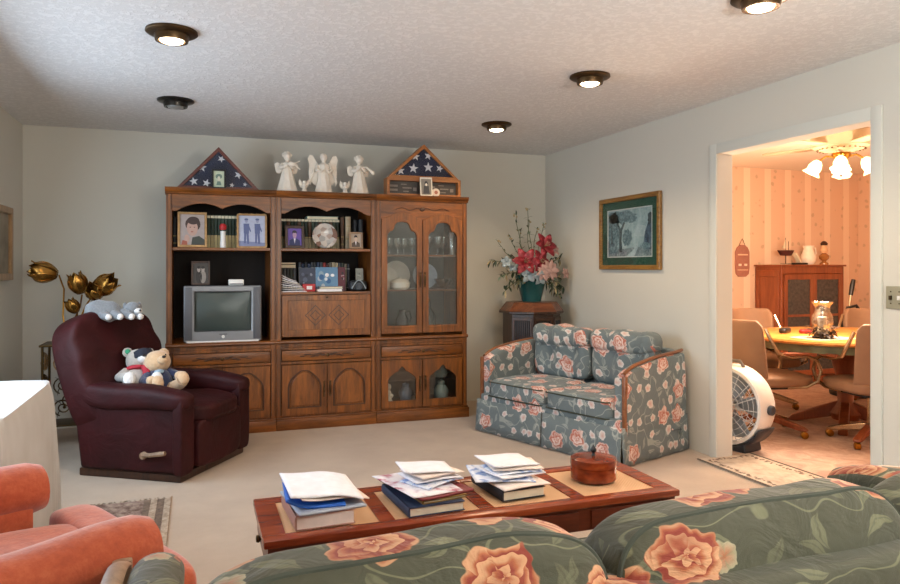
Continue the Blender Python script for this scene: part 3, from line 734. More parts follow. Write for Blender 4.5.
t = thing('camera_bag', 'dark rounded camera case with a pale strap at the right of the lower shelf', 'bag', (1.278, YC + .08, zb)); MB().cush((0, 0, .045), (.075, .05, .045), 4, 8).build('body', pm('1c2228'), t)
MB().tube([(-.06 + .012 * k, -.052 - .004 * math.sin(k), .02 + .07 * math.sin(PI * k / 10)) for k in range(11)], .005, 6).build('strap', pm('8c98a0'), t)
MB().at((0, -.045, .04), (PI / 2, 0, 0)).lathe([(.03, 0), (.03, .02), (.024, .022), (.022, .012), (.001, .012)], 18).build('lens_ring', pm('3a4450'), t)
# round decorative plate on the top shelf of the middle bay
tp = NT('painted_plate'); v = tp.coord(); vo = tp.vor(v, 26, 1); cr = tp.ramp(vo.outputs['Color'], [(.2, lin('8c8c8c')), (.45, lin('b8b4b0')), (.6, lin('c8bfb6')), (.8, lin('7c5c50'))]); tp.set(cr, .15)
t = thing('collector_plate', 'round painted plate on a stand in front of the dark books, middle bay', 'plate', (1.0, YC + .06, 1.459))
MB().at((0, .01, .105), (PI / 2 - .1, 0, 0)).lathe([(.001, 0), (.06, .001), (.075, .008), (.103, .014), (.103, .010), (.075, .003), (.06, -.004), (.001, -.005)], 36).build('dish', tp.mat, t)
m = MB()
for sx in (-.045, .045): m.tube([(sx, .07, 0.003), (sx, -.02, .004), (sx, -.022, .02)], .003, 6); m.tube([(sx, .07, .003), (sx * .6, .035, .12)], .003, 6)
m.build('stand', M['bronze'], t)
t = thing('candle_figurine', 'slim white candle figurine with a red cap between the two frames in the left bay', 'figurine', (.20, YC + .06, 1.459))
MB().lathe([(.022, 0), (.023, .03), (.019, .09), (.021, .13)], 16).build('body', M['white'], t); MB().lathe([(.024, .14), (.027, .155), (.026, .175), (.018, .187), (.001, .19)], 16).build('cap', pm('b01f24'), t)

# ------------------------------------------------------------------ contents of the glass bay
def plate(loc, r, label, mat, grp=None, tilt=.15):
    t = thing('plate', label, 'plate', loc, 0, grp)
    MB().at((0, 0, r), (PI / 2 - tilt, 0, 0)).lathe([(.001, 0), (r * .6, .001), (r * .72, .008), (r, .014), (r, .010), (r * .72, .002), (r * .6, -.004), (.001, -.005)], 30).build('dish', mat, t)
    MB().box(-.03, .03, .01, .05, 0, .008).build('plate_stand', M['darkwood'], t)
plate((1.56, YC + .22, 1.1135), .10, 'pale dinner plate standing behind the left glass door', M['porcelain'])
plate((1.69, YC + .36, 1.1135), .125, 'larger pale plate standing behind the left glass door near the middle', M['porcelain'])
plate((1.93, YC + .27, 1.1135), .115, 'blue-edged plate standing behind the right glass door', pm('9aa6b4'))
def goblet(loc, s, label, grp, k=0):
    t = thing('goblet', label, 'glassware', loc, 0, grp)
    MB().lathe([(.03 * s, 0), (.03 * s, .003), (.005 * s, .008), (.004 * s, .05 * s), (.02 * s, .06 * s), (.033 * s, .085 * s), (.034 * s, .13 * s), (.032 * s, .13 * s), (.03 * s, .085 * s), (.001, .062 * s)], 16, caps=False).build('glass_body', M['clear'], t)
for k in range(5): goblet((1.52 + .065 * k, YC + .16 + .05 * (k % 2), 1.4135), 1.1, 'clear stemmed glass on the top shelf behind the left glass door', 'stemmed glasses behind the left door')
for k in range(4): goblet((1.88 + .07 * k, YC + .16 + .06 * (k % 2), 1.4135), 1.25, 'clear stemmed glass on the top shelf behind the right glass door', 'stemmed glasses behind the right door')
t = thing('crystal_vase', 'tall clear vase at the right end of the top shelf behind glass', 'vase', (2.12, YC + .08, 1.4135)); MB().lathe([(.03, 0), (.025, .02), (.02, .08), (.03, .16), (.038, .2), (.036, .2), (.018, .08), (.001, .01)], 18, caps=False).build('glass_body', glass('bright_glass', (.95, .97, .97, 1), .35), t)
t = thing('cut_glass_bowl', 'cut-glass bowl on the middle shelf behind the right glass door', 'bowl', (2.06, YC + .14, 1.1135)); MB().lathe([(.035, 0), (.03, .01), (.06, .04), (.085, .09), (.08, .09), (.055, .04), (.001, .016)], 20, caps=False, fn=lambda a, j: 1 + .06 * math.sin(a * 10)).build('glass_body', glass('cut_glass', (.85, .9, .93, 1), .3), t)
t = thing('casserole_dish', 'white covered dish on the middle shelf behind the left glass door', 'dish', (1.655, YC + .11, 1.1135)); MB().lathe([(.06, 0), (.085, .02), (.09, .06), (.086, .06), (.001, .058)], 24).build('bowl', M['porcelain'], t); MB().lathe([(.09, .061), (.06, .085), (.012, .092), (.014, .105), (.001, .11)], 24).build('lid', M['porcelain'], t)
t = thing('flask', 'dark bottle on the lower shelf behind the right glass door', 'bottle', (1.95, YC + .2, .7215)); MB().lathe([(.05, 0), (.055, .02), (.055, .16), (.03, .2), (.014, .22), (.014, .28), (.001, .282)], 18).build('body', pm('2a3230', .2), t); MB().lathe([(.016, .282), (.016, .305), (.001, .308)], 12).build('stopper', M['bronze'], t)
t = thing('jug', 'dark jug on the lower shelf behind the left glass door', 'jug', (1.70, YC + .2, .7215)); MB().lathe([(.05, 0), (.06, .05), (.055, .13), (.03, .18), (.034, .21), (.03, .212), (.026, .18), (.001, .1)], 18).build('body', pm('342c30', .25), t); MB().tube([(.03, 0, .19), (.07, 0, .2), (.085, 0, .14), (.058, 0, .09)], .006, 8).build('handle', pm('342c30', .25), t)
for k in range(1):
    t = thing('porcelain_figurine', 'small white figurine behind the lower left glass door', 'figurine', (1.545, YC + .07, .126)); MB().lathe([(.04, 0), (.045, .02), (.025, .06), (.03, .09), (.02, .12), (.012, .135), (.022, .15), (.02, .175), (.001, .19)], 16).build('body', M['porcelain'], t); MB().ball((.02, -.01, .085), .02, 8).build('arm', M['porcelain'], t)
t = thing('glass_pitcher', 'clear patterned pitcher on the glass shelf behind the lower right door', 'pitcher', (2.02, YC + .10, .3455)); MB().lathe([(.05, 0), (.065, .03), (.06, .08), (.07, .12), (.066, .12), (.055, .08), (.06, .03), (.001, .006)], 18, caps=False).build('glass_body', pm('8a9088', .2), t)
MB().tube([(.06, 0, .1), (.1, 0, .1), (.1, 0, .04), (.06, 0, .03)], .006, 6).build('handle', pm('8a9088', .2), t)
t = thing('ginger_jar', 'pale jar standing behind the lower right glass door', 'jar', (2.03, YC + .11, .126)); MB().lathe([(.04, 0), (.06, .04), (.065, .1), (.045, .14), (.03, .15), (.03, .165)], 20).build('body', pm('98a49c', .25), t); MB().lathe([(.034, .165), (.032, .18), (.01, .19), (.001, .198)], 16).build('lid', pm('98a49c', .25), t)
t = thing('ginger_jar', 'blue-grey jar standing behind the lower left glass door', 'jar', (1.72, YC + .16, .126)); MB().lathe([(.04, 0), (.055, .04), (.06, .09), (.04, .13), (.028, .14), (.028, .15)], 20).build('body', pm('6c7888', .25), t); MB().lathe([(.032, .15), (.03, .165), (.01, .172), (.001, .18)], 16).build('lid', pm('6c7888', .25), t)

# ------------------------------------------------------------------ folded flag cases
m_flag = NT('flag_field'); m_flag.set(m_flag.ramp(m_flag.noise(m_flag.coord(), 8, 3), [(.3, lin('181f38')), (.7, lin('222a4c'))]), .8); m_flag.bump(m_flag.noise(m_flag.coord(), 12, 2), .4, .01)
def star(cx, cz, r, a=0): return [(cx + (r if k % 2 == 0 else r * .4) * math.sin(a + k * PI / 5), cz + (r if k % 2 == 0 else r * .4) * math.cos(a + k * PI / 5)) for k in range(10)]
def flagcase(label, x, hw, h, fm, stars, z0=0):
    t = thing('flag_case', label, 'display case', (x, YC + .10, 1.916))
    y0 = .0; b = .024
    tri = [(-hw, z0), (hw, z0), (0, z0 + h)]
    k = b * 2.3; inn = [(-hw + k, z0 + b), (hw - k, z0 + b), (0, z0 + h - b * 1.5)]
    MB().ring(tri, inn, (0, z0 + h * .36), -.03, .075).build('case_frame', fm, t, bev=.003)
    MB().prism(inn, .06, .07).build('case_back', M['black'], t)
    f = MB(); f.mat(0)
    f.prism(inn, -.004, .05)
    for (cx, cz, r, a) in stars: f.mat(1).prism(star(cx, z0 + cz, r, a), -.006, -.004)
    f.build('folded_flag', [m_flag.mat, pm('e4e4ea')], t, flat=True)
    MB().prism(inn, -.018, -.016).build('glass_pane', glass('case_glass', (.96, .97, .97, 1), .02), t)
    return t
flagcase('dark red triangular case with a folded star flag, left end of the cabinet top', .168, .315, .335, wood('rosewood', '481810', '6c2a1a', 'x', 8),
         [(-.125, .172, .038, .1), (.02, .245, .030, .5), (-.185, .06, .036, -.2), (.15, .125, .034, .4), (-.09, .05, .034, .3), (.20, .05, .018, .1), (.10, .04, .02, .2)])
t = flagcase('light oak triangular flag case on a shadow-box base, right end of the cabinet top', 1.862, .325, .30, M['maple'] if False else wood('golden_oak', '8a5020', 'b87434', 'x', 8),
             [(-.07, .195, .040, .1), (.045, .205, .038, .2), (-.09, .09, .045, .1), (.045, .105, .046, 0), (-.205, .065, .040, -.1), (.15, .10, .036, .3)], .155)
go = wood('golden_oak_base', '8a5020', 'b87434', 'x', 8)
m = MB(); m.ring([(-.335, 0), (.335, 0), (.335, .155), (-.335, .155)], [(-.31, .022), (.31, .022), (.31, .132), (-.31, .132)], (0, .077), -.04, .08); m.box(-.012, .012, -.04, .06, .02, .135)
m.build('base_box', go, t, bev=.003)
m = MB(); m.mat(0).box(-.31, .31, .02, .03, .02, .135)
for cx in (-.17, .17):
    for (dx, dz, w, h) in ((-.09, .015, .07, .018), (-.09, -.02, .07, .018), (.03, .0, .08, .01), (.10, -.01, .03, .03), (0, .03, .05, .008), (.02, -.03, .05, .008)):
        m.mat(1).box(cx + dx - w / 2, cx + dx + w / 2, .017, .02, .077 + dz - h / 2, .077 + dz + h / 2)
m.build('insignia_board', [pm('4a443e'), pm('8a8078')], t)
tt = thing('photo_card', 'upright white-edged card with a dark figure in front of the right flag case', 'photograph', (1.865, YC + .012, 1.916)); m = MB().at((0, 0, 0), (-.12, 0, 0)); m.mat(0).box(-.055, .055, 0, .003, 0, .165)
layer(m, 1, [(-.045, .012), (.045, .012), (.045, .15), (-.045, .15)], -.001); layer(m, 2, ell(0, .11, .016, .022, 12), -.002); layer(m, 2, [(-.03, .02), (.03, .02), (.022, .09), (-.022, .09)], -.002); layer(m, 0, ell(0, .1, .01, .012, 10), -.003)
m.build('card', [pm('e4dccc'), pm('7c7870'), pm('2e3038')], tt, flat=True); MB().prism([(.0, 0), (.04, 0), (.018, .11)], -.01, .01, 'x').build('prop', pm('e4dccc'), tt)
tt = thing('medallion', 'small round white medallion leaning beside the photo card', 'medallion', (1.955, YC + .03, 1.916)); MB().at((0, 0, .036), (PI / 2 - .1, 0, 0)).lathe([(.001, .004), (.03, .004), (.036, .002), (.036, -.002), (.001, -.002)], 24).build('disc', pm('d8c8b8'), tt)
MB().at((0, -.004, .036), (PI / 2 - .1, 0, 0)).lathe([(.001, .004), (.016, .004), (.016, .002)], 16).build('emblem', pm('a05c48'), tt)

# ------------------------------------------------------------------ angels
def angel(kind, label, x):
    t = thing('angel_figurine', label, 'figurine', (x, YC + .12, 1.916)); t.scale = (.92, .92, 1.0 if kind == 'wings' else .96); P = M['porcelain']
    fold = lambda a, j: 1 + (.07 * math.sin(a * 9 + j * .5) if j < 7 else 0)
    if kind == 'wings':
        m = MB().lathe([(.075, 0), (.078, .01), (.068, .05), (.056, .1), (.048, .14), (.05, .18), (.054, .215), (.046, .24), (.02, .255), (.016, .27)], 32, sy=.75, fn=fold)
        m.ball((0, -.002, .298), .031, 14, (.92, .95, 1.1)); m.ball((0, .008, .305), .034, 12, (1, .9, 1.05))
        for s in (-1, 1):
            m.tube([(s * .05, 0, .23), (s * .066, -.03, .19), (s * .035, -.065, .175), (s * .008, -.07, .20)], [.017, .016, .012, .008], 8)
        m.build('robed_body', P, t)
        for s in (-1, 1):
            w = MB(); out = [(s * .02, .10), (s * .05, .06), (s * .095, .085), (s * .125, .14), (s * .128, .19), (s * .122, .24), (s * .138, .29), (s * .12, .325), (s * .09, .32), (s * .06, .27), (s * .045, .22), (s * .02, .18)]
            w.prism(out, .035, .05)
            for k in range(6): w.tube([(s * (.05 + .008 * k), .030, .26 - .02 * k), (s * (.085 + .008 * k), .028, .20 - .02 * k), (s * (.10 + .002 * k), .03, .14 - .014 * k)], [.008, .010, .004], 6)
            w.build('wing', P, t, bev=.004)
    else:
        m = MB().lathe([(.088, 0), (.09, .008), (.078, .05), (.062, .11), (.048, .17), (.04, .20), (.044, .23), (.04, .25), (.018, .262), (.015, .275)], 32, sy=.8, fn=fold)
        m.ball((0, -.004, .305), .035, 14, (.95, .95, 1.05)); 
        for k in range(9): m.ball((.03 * math.cos(k * .7), .008 + .016 * math.sin(k * 1.9), .32 + .018 * math.sin(k * .7)), .016, 8)
        for s in (-1, 1): m.tube([(s * .038, 0, .24), (s * .062, -.03, .205), (s * .035, -.066, .21), (s * .008, -.078, .232)], [.018, .017, .013, .009], 8)
        m.build('robed_body', P, t)
        s0 = 1 if kind == 'violin' else -1
        for s in (-1, 1):
            w = MB(); w.prism([(s * .02, .20), (s * .06, .165), (s * .088, .17), (s * .10, .2), (s * .105, .245), (s * .08, .262), (s * .05, .245)], .035, .046)
            w.build('wing', P, t, bev=.004)
        i = MB()
        if kind == 'violin': i.ball((.03, -.08, .235), .026, 10, (1.3, .4, .8)); i.tube([(.05, -.08, .235), (.105, -.085, .19)], .005, 6); i.tube([(-.02, -.09, .21), (.10, -.09, .26)], .003, 6)
        else: i.tube([(.0, -.085, .235), (.05, -.09, .235), (.11, -.09, .188)], [.005, .006, .016], 8); i.ball((.11, -.09, .186), .016, 8)
        i.build('instrument', P, t)
angel('violin', 'white angel figurine holding a violin, leftmost of the three angels', .702)
angel('wings', 'white angel figurine with tall spread wings, in the middle of the cabinet top', 1.0)
angel('flute', 'white angel figurine playing a horn, rightmost of the three angels', 1.30)
for x, L in ((.835, 'small white angel figurine between the violin angel and the winged angel'), (1.172, 'small white angel figurine between the winged angel and the horn player')):
    t = thing('cherub_figurine', L, 'figurine', (x, YC + .08, 1.916)); m = MB().lathe([(.026, 0), (.024, .012), (.016, .03), (.024, .05), (.018, .068)], 16); m.ball((0, -.004, .082), .018, 10); m.build('body', M['porcelain'], t)
    for s in (-1, 1): MB().prism([(s * .006, .04), (s * .03, .045), (s * .044, .08), (s * .038, .115), (s * .018, .09)], .014, .022).build('wing', M['porcelain'], t, bev=.003)
# ================================================================== floral sofa and loveseat
m_flor = floral('floral_upholstery', '403f2b', .21, 'a85c34', 'c08c64', '84280f', '84825f', 'a49c7c', fold=.006, seed=.62, keep1=.12, keep2=.7, lf=.5, ys=-1)
m_flor2 = floral('blue_lit_floral_upholstery', '6a7678', .19, 'cf9c8c', 'e0c8be', 'bc6c58', 'bcc0b6', 'dcdcd8', fold=.004, seed=1.9, keep1=.5, keep2=.55, lf=.6)  # the sofa's fabric with blue window light put into its colours
m_welt = plain('welt_cord', '3c4034', .8)
def wob(v, a, f, o=0): return mnoise.noise(Vector((v.x * f + o, v.y * f, v.z * f))) * a
def couch(name, label, cat, loc, rz, L, D, n, fab, armw, seat_f, arm_f, arm_top, back_top, tw, tufts=True, back_t=.22, frame_top=.74, seat_top=.45, skirt=True, knife=False, rise=0.0, ft=.075):
    t = thing(name, label, cat, loc, rz)
    # base rail and skirt
    MB().box(.02, L - .02, seat_f + .015, D, .12, .30, .02).build('base', fab, t)
    if skirt:
        m = MB(); per = [(0.0, seat_f), (L * .5 - .006, seat_f), (L * .5 + .006, seat_f), (L, seat_f), (L, D), (0.0, D)]
        def sk(u, v, a, b, out):
            x = a[0] + (b[0] - a[0]) * u; y = a[1] + (b[1] - a[1]) * u; k = v * .018 + .004 * math.sin(u * 17) * v
            return (x + out[0] * k, y + out[1] * k, .255 - .245 * v)
        for a, b, out in ((per[0], per[1], (0, -1)), (per[2], per[3], (0, -1)), (per[3], per[4], (1, 0)), (per[4], per[5], (0, 1)), (per[5], per[0], (-1, 0))):
            m = MB(); m.grid(lambda u, v: sk(u, v, a, b, out), 24, 3); m.build('skirt', fab, t, solid=.006)
        m = MB(); m.box(L * .5 - .03, L * .5 + .03, seat_f + .004, seat_f + .008, .02, .25); m.build('pleat_backing', m_welt, t)
    # back frame
    MB().cush((L / 2, D - ft, (frame_top + .2) / 2), (L / 2 - .015, ft, (frame_top - .2) / 2), 9, 14).build('back_frame', fab, t)
    # seat cushions
    x0, x1 = armw + .0, L - armw; cw = (x1 - x0) / n
    for k in range(n):
        e0 = -(armw - .02) if (k == 0 and arm_f > seat_f + .05) else 0; e1 = (armw - .02) if (k == n - 1 and arm_f > seat_f + .05) else 0
        a, b = x0 + k * cw + .003, x0 + (k + 1) * cw - .003
        fn = lambda w: w + Vector((0, 0, wob(w, .008, 6, k)))
        o = MB().cush(((a + b) / 2, (seat_f + D - .2) / 2 - .0, seat_top - .075), ((b - a) / 2, (D - .2 - seat_f) / 2, .078), 7, 16, fn).build('seat_cushion', fab, t)
        m = MB(); hw, hd, r = (b - a) / 2 - .004, (D - .2 - seat_f) / 2 - .0, .03
        cx, cy = (a + b) / 2, (seat_f + D - .2) / 2
        for zz in (seat_top - .02, seat_top - .13):
            m.tube([(cx - hw + .01, cy - hd * .9, zz), (cx - hw + .03, cy - hd + .002, zz), (cx, cy - hd - .001, zz), (cx + hw - .03, cy - hd + .002, zz), (cx + hw - .01, cy - hd * .9, zz)], .005, 6)
            m.build('welt', m_welt, o) if zz < seat_top - .1 else None
        if e0 or e1:
            s_ = -1 if e0 else 1; xe = a if e0 else b
            MB().cush((xe + s_ * (armw - .03) / 2, (seat_f + arm_f) / 2, seat_top - .075), ((armw - .03) / 2 + .02, (arm_f - seat_f) / 2 - .008, .075), 6, 10).build('cushion_ear', fab, o)
    # back cushions
    for k in range(n):
        a, b = x0 + k * cw + .004, x0 + (k + 1) * cw - .004; cx = (a + b) / 2; hw = (b - a) / 2
        zc = (seat_top + back_top) / 2 - .005; hh = (back_top - seat_top) / 2 + .005
        if knife:      # plump knife-edge cushion with a piped seam round front and back
            yc = D - back_t * .5 - knife; yy = back_t / 2
            def fn(w):
                q = abs(w.x) / hw; drop = .035 * q ** 6 * max(0, w.z / hh) ; w = Vector(w)
                w.y *= 1 - .5 * max(0, w.z / hh) ** 2; w.z -= drop; w.z += wob(w, .012, 4, k * 3); w.y += wob(w, .018, 5, k * 7 + 5) + .02 * (w.z / hh); return w
            o = MB().cush((cx, yc, zc), (hw, yy, hh), 6, 26, fn).build('back_cushion', fab, t)
            m = MB(); pts = []
            for i in range(61):
                an = -.35 + (PI + .7) * i / 60; ex = 2 / 6
                x = math.copysign(abs(math.cos(an)) ** ex, math.cos(an)) * hw * .985; z = math.copysign(abs(math.sin(an)) ** ex, math.sin(an)) * hh * .98
                w = fn(Vector((x, yy * .62, z))); pts.append((cx + w.x, yc + w.y, zc + w.z))
            m.tube(pts, .006, 6); m.build('welt', m_welt, o)
            
        else:
            yc = D - 2 * ft - back_t / 2
            def fn2(w):
                w = Vector(w); c_ = math.cos(w.x / hw * PI * 2.5); w.y -= .016 * c_ * (1 if w.y < 0 else 0); w.z += .010 * math.cos(w.x / hw * PI * 2.5) * (1 if w.z > 0 else 0) + wob(w, .012, 6, k); return w
            o = MB().cush((cx, yc + .01, zc - .05), (hw, back_t / 2 - .01, hh - .05), 4, 18, fn2).build('back_cushion', fab, t)
            MB().cush((cx, yc - .01, back_top - .075), (hw + .002, back_t / 2 + .005, .085), 3.2, 18, fn2).build('headroll', fab, o)
            for q in (-.6, 0, .6): MB().ball((cx + hw * q, yc - back_t / 2 - .012, back_top - .155), .012, 8, (1, .5, 1)).build('tuft_button', fab, o)
    # arms
    ob = tw if name == 'sofa' else 0
    for side in (0, 1):
        s_ = -1 if side == 0 else 1; xo = 0 if side == 0 else L; xi = armw if side == 0 else L - armw
        def prof(u):      # arm height from the front (0) to the back (1)
            return arm_top + rise * u + ((.014 if rise else .03) * math.sin(PI * min(1, u * 1.1))) - .03 * (1 - min(1, u * 5)) ** 2
        def arm(u, v):
            y = arm_f + (D - .03 - arm_f) * u; h = prof(u); w = armw
            # outline from the inside foot, over the rounded top, down the flaring outside
            if v < .3: x = w * .02; z = .2 + (h - .05 - .2) * v / .3
            elif v < .7: a = (v - .3) / .4 * PI; x = w * .5 - w * .49 * math.cos(a); z = h - .05 + .05 * math.sin(a)
            else: q = (v - .7) / .3; x = w * .99 + .012 * math.sin(q * PI) ; z = h - .05 - (h - .05 - .06) * q
            X_ = (w - x) if side == 0 else (L - w + x)
            return (X_, y, z)
        m = MB().grid(arm, 16, 30)
        front = [arm(0, j / 30) for j in range(31)]; back = [arm(1, j / 30) for j in range(31)]
        m.add(front, [list(range(31))]); m.add(back, [list(range(31))])
        o = m.build('arm', fab, t)
        # wooden trim along the outer top edge, running down the front post
        pts = [];
        for j in range(17):
            u = 1 - j / 16; p = arm(u, .56 if name != 'sofa' else .64); pts.append((p[0], p[1], p[2] + .006))
        m = MB(); ob_ = (L + tw * .5 - pts[0][0] if side else -tw * .5 - pts[0][0]) if ob else 0
        def bar(u, v):
            j = min(15.999, u * 16); i = int(j); f_ = j - i; a = Vector(pts[i]); b = Vector(pts[i + 1]); p = a.lerp(b, f_); an = v * 2 * PI
            return (p.x + ob_ + tw * .5 * math.cos(an), p.y, p.z + .012 * math.sin(an))
        m.grid(bar, 32, 12, False)
        p = arm(0, .62)
        px_ = p[0] if not ob else (L + tw * .5 if side else -tw * .5)
        m.build('arm_rail', M['trimwood'] if name != 'sofa' else M['greywood'], t)
        MB().box(px_ - tw / 2, px_ + tw / 2, arm_f - .016, arm_f + .012, .2, p[2] + .014, .006).build('arm_post', M['trimwood'] if name != 'sofa' else M['greywood'], t)
    return t
tl = couch('loveseat', 'blue-lit floral two-seat loveseat with a skirt, angled in the corner under the picture', 'loveseat', (2.12, 5.27, 0), R(-70), 1.40, .765, 2, m_flor2, .095, 0, .05, .625, .83, .03, back_t=.17, seat_top=.425, frame_top=.72, rise=.085, ft=.045)
m = MB()
for k in range(2): m.tube([(1.405, .56, .17), (1.42 + .03 * k, .58 + .03 * k, .19), (1.44, .62 + .02 * k, .18 - .03 * k), (1.42, .64, .13 - .05 * k)], .006, 6)
m.build('skirt_tie', m_flor2, tl)

# big sofa seen from behind
t = couch('sofa', 'large grey-green floral sofa in the foreground, seen from behind', 'sofa', (2.175, 1.955, 0), PI, 2.32, 1.02, 3, m_flor, .12, 0, .08, .635, .868, .045, back_t=.24, frame_top=.775, seat_top=.47, skirt=True, knife=.055)

# ================================================================== recliner
def leather(name, c):
    t = NT(name); v = t.coord(); c0 = lin(c)
    t.set(t.ramp(t.noise(v, 4, 4, .6), [(.3, tuple(x * .6 for x in c0[:3]) + (1,)), (.7, tuple(x * 1.25 for x in c0[:3]) + (1,))]), .62, Specular_IOR_Level=.25)
    t.bump(t.m('ADD', t.noise(v, 5, 3, .6, 1.2), t.m('MULTIPLY', t.noise(v, 220, 2), .05)), .5, .02); return t.mat
m_burg = leather('burgundy_upholstery', '32090c')
t = thing('recliner', 'dark burgundy recliner armchair beside the wall unit, holding plush toys', 'armchair', (-.17, 5.07, 0), R(-33))
MB().box(-.38, .34, -.37, .37, .0, .05, .01).build('base_frame', M['darkwood'], t)
MB().prism([(-.33, .05), (.33, .05), (.33, .34), (-.39, .34)], -.28, .28, 'y').build('seat_box', m_burg, t, bev=.03)
def rn(w): w = Vector(w); w.z += wob(w, .02, 4); w.y += wob(w, .01, 5, 4); return w
for s_ in (-1, 1):
    m = MB(); m.prism([(-.36, .05), (.34, .05), (.35, .48), (-.42, .50)], s_ * .27, s_ * .385, 'y'); o = m.build('arm_panel', m_burg, t, bev=.02)
    m = MB(); m.cush((-.03, s_ * .335, .505), (.42, .09, .075), 3.4, 18, lambda w: rn(w) + Vector((0, 0, -.01 * (w.x / .45)))); m.build('arm_pad', m_burg, o)
    m = MB(); m.cush((.335, s_ * .335, .285), (.035, .07, .245), 7, 12); m.build('arm_front', m_burg, o)
MB().cush((.03, 0, .395), (.385, .262, .075), 4.5, 16, rn).build('seat_cushion', m_burg, t)
MB().cush((.35, 0, .21), (.045, .255, .16), 7, 12, rn).build('footrest', m_burg, t)
# backrest: plump, three horizontal pillows, leaning back
m = MB()
def back(w):
    w = Vector(w); k = (w.z + .36) / .72; w.x += (.010 * math.cos(k * 3 * 2 * PI) if w.x > 0 else 0); w.y *= 1 + .05 * math.sin(PI * k); w.z -= .05 * (abs(w.y) / .36) ** 3 * max(0, w.z / .36); return w + Vector((0, 0, wob(w, .015, 4)))
b = MB().at((-.41, 0, .63), (0, R(-19), 0)); b.cush((0, 0, 0), (.115, .40, .385), 6.5, 22, back); b.build('backrest', m_burg, t)
m = MB(); m.cyl((.10, -.385, .16), (.10, -.405, .16), .022, 14); m.tube([(.10, -.40, .165), (.16, -.415, .17), (.24, -.425, .185), (.27, -.425, .19)], [.016, .013, .015, .013], 8); m.build('recline_lever', M['greywood'], t)

# ================================================================== orange armchair
tt = NT('orange_velvet'); v = tt.coord(); tt.set(tt.ramp(tt.noise(v, 26, 5, .7), [(.3, lin('9c3e18')), (.5, lin('ae4a22')), (.72, lin('be5e36'))]), .8, Sheen_Weight=.5); tt.bump(tt.m('ADD', tt.m('MULTIPLY', tt.noise(v, 5, 2), 1), tt.m('MULTIPLY', tt.noise(v, 70, 3), .35)), .35, .012); m_or = tt.mat
t = thing('orange_armchair', 'orange velvet armchair with rolled arms, cut off by the lower left corner', 'armchair', (-.596, 2.173, 0), R(29.5))
MB().prism([(-.36, .08), (.42, .08), (.42, .33), (-.36, .33)], -.40, .40, 'y').build('seat_box', m_or, t, bev=.03)
def on(w): w = Vector(w); w.z += wob(w, .015, 5); return w
m = MB().cush((.05, 0, .42), (.36, .275, .085), 5, 16, on); m.cush((.42, 0, .42), (.07, .40, .083), 5, 14, on); m.build('seat_cushion', m_or, t)
for s_ in (-1, 1):
    a = MB(); a.box(-.38, .30, s_ * .36 - .055, s_ * .36 + .055, .1, .55, .02)
    def roll(u, v):
        x = -.40 + .74 * u; an = v * 2 * PI; r_ = .082 * (1 - (.12 if u < .02 or u > .98 else 0)); return (x, s_ * .375 + r_ * 1.05 * math.cos(an), .575 + r_ * math.sin(an) + .008 * math.sin(u * 9))
    a.grid(roll, 20, 20); a.add([roll(1, j / 20) for j in range(20)], [list(range(20))]); a.add([roll(0, j / 20) for j in range(20)], [list(range(20))])
    o = a.build('arm', m_or, t)
    MB().at((.338, s_ * .375, .575), (0, PI / 2, 0)).lathe([(.07, 0), (.066, .008), (.03, .012), (.001, .013)], 20).build('arm_front', m_or, o)
b = MB().at((-.42, 0, .66), (0, R(-14), 0)); b.cush((0, 0, 0), (.11, .33, .36), 4, 16, on); b.build('backrest', m_or, t)
for sx in (-.32, .36):
    for sy in (-.34, .34): MB().cyl((sx, sy, .0), (sx, sy, .09), .018, 10, .028).build('leg', M['darkwood'], t)

# ================================================================== coffee table
TX0, TX1, TY0, TY1, TH = .205, 1.812, 2.345, 2.80, .42
t = thing('coffee_table', 'long reddish wooden coffee table with four woven inset panels', 'table', (TX0, TY0, 0))
L, D = TX1 - TX0, TY1 - TY0
cane = NT('woven_cane'); v = cane.coord('Object', (1, 1, 1)); wv = cane.n('ShaderNodeTexChecker'); cane.l(v, wv.inputs[0]); wv.inputs['Scale'].default_value = 140; wv.inputs[1].default_value = lin('c49468'); wv.inputs[2].default_value = lin('dcb48c'); cane.set(cane.mix(cane.noise(v, 5, 2), wv.outputs[0], wv.outputs[0]), .6); cane.bump(wv.outputs[1], .3, .001)
m = MB(); pw = (L - .075 * 2 - .055 * 3) / 4; xs = [.075 + k * (pw + .055) for k in range(4)]
m.box(0, L, 0, .062, TH - .026, TH, .006); m.box(0, L, D - .062, D, TH - .026, TH, .006)
for a, b in [(0, .075)] + [(xs[k] + pw, xs[k] + pw + .055) for k in range(3)] + [(L - .075, L)]: m.box(max(a, .0), min(b, L), .060, D - .060, TH - .026, TH - .0005)
m.build('tabletop', M['cherry'], t)
for k in range(4): MB().box(xs[k] - .002, xs[k] + pw + .002, .06, D - .06, TH - .016, TH - .005).build('woven_panel', cane.mat, t)
m = MB(); m.ring([(.014, .014), (L - .014, .014), (L - .014, D - .014), (.014, D - .014)], [(.05, .05), (L - .05, .05), (L - .05, D - .05), (.05, D - .05)], (L / 2, D / 2), TH - .115, TH - .026, 'z')
for k in range(4):
    for y in (.012, D - .012): m.box(xs[k] + .0, xs[k] + pw, y - .006, y + .006, TH - .105, TH - .04, .003)
m.build('apron', wood('cherry_apron', '44190c', '6e3018', 'x', 6, .35), t)
MB().box(.04, L - .04, D / 2 - .17, D / 2 + .17, .07, .09, .006) 
for sx in (.07, L - .07):
    for sy in (.07, D - .07): MB().lathe([(.030, .30), (.030, TH - .03)], 4, (sx, sy, 0)); MB().at((sx, sy, 0), (0, 0, PI / 4)).lathe([(.026, 0), (.03, .02), (.030, .08), (.034, .12), (.044, .30), (.046, TH - .03)], 4).build('leg', M['cherry_dark'], t, ang=20)
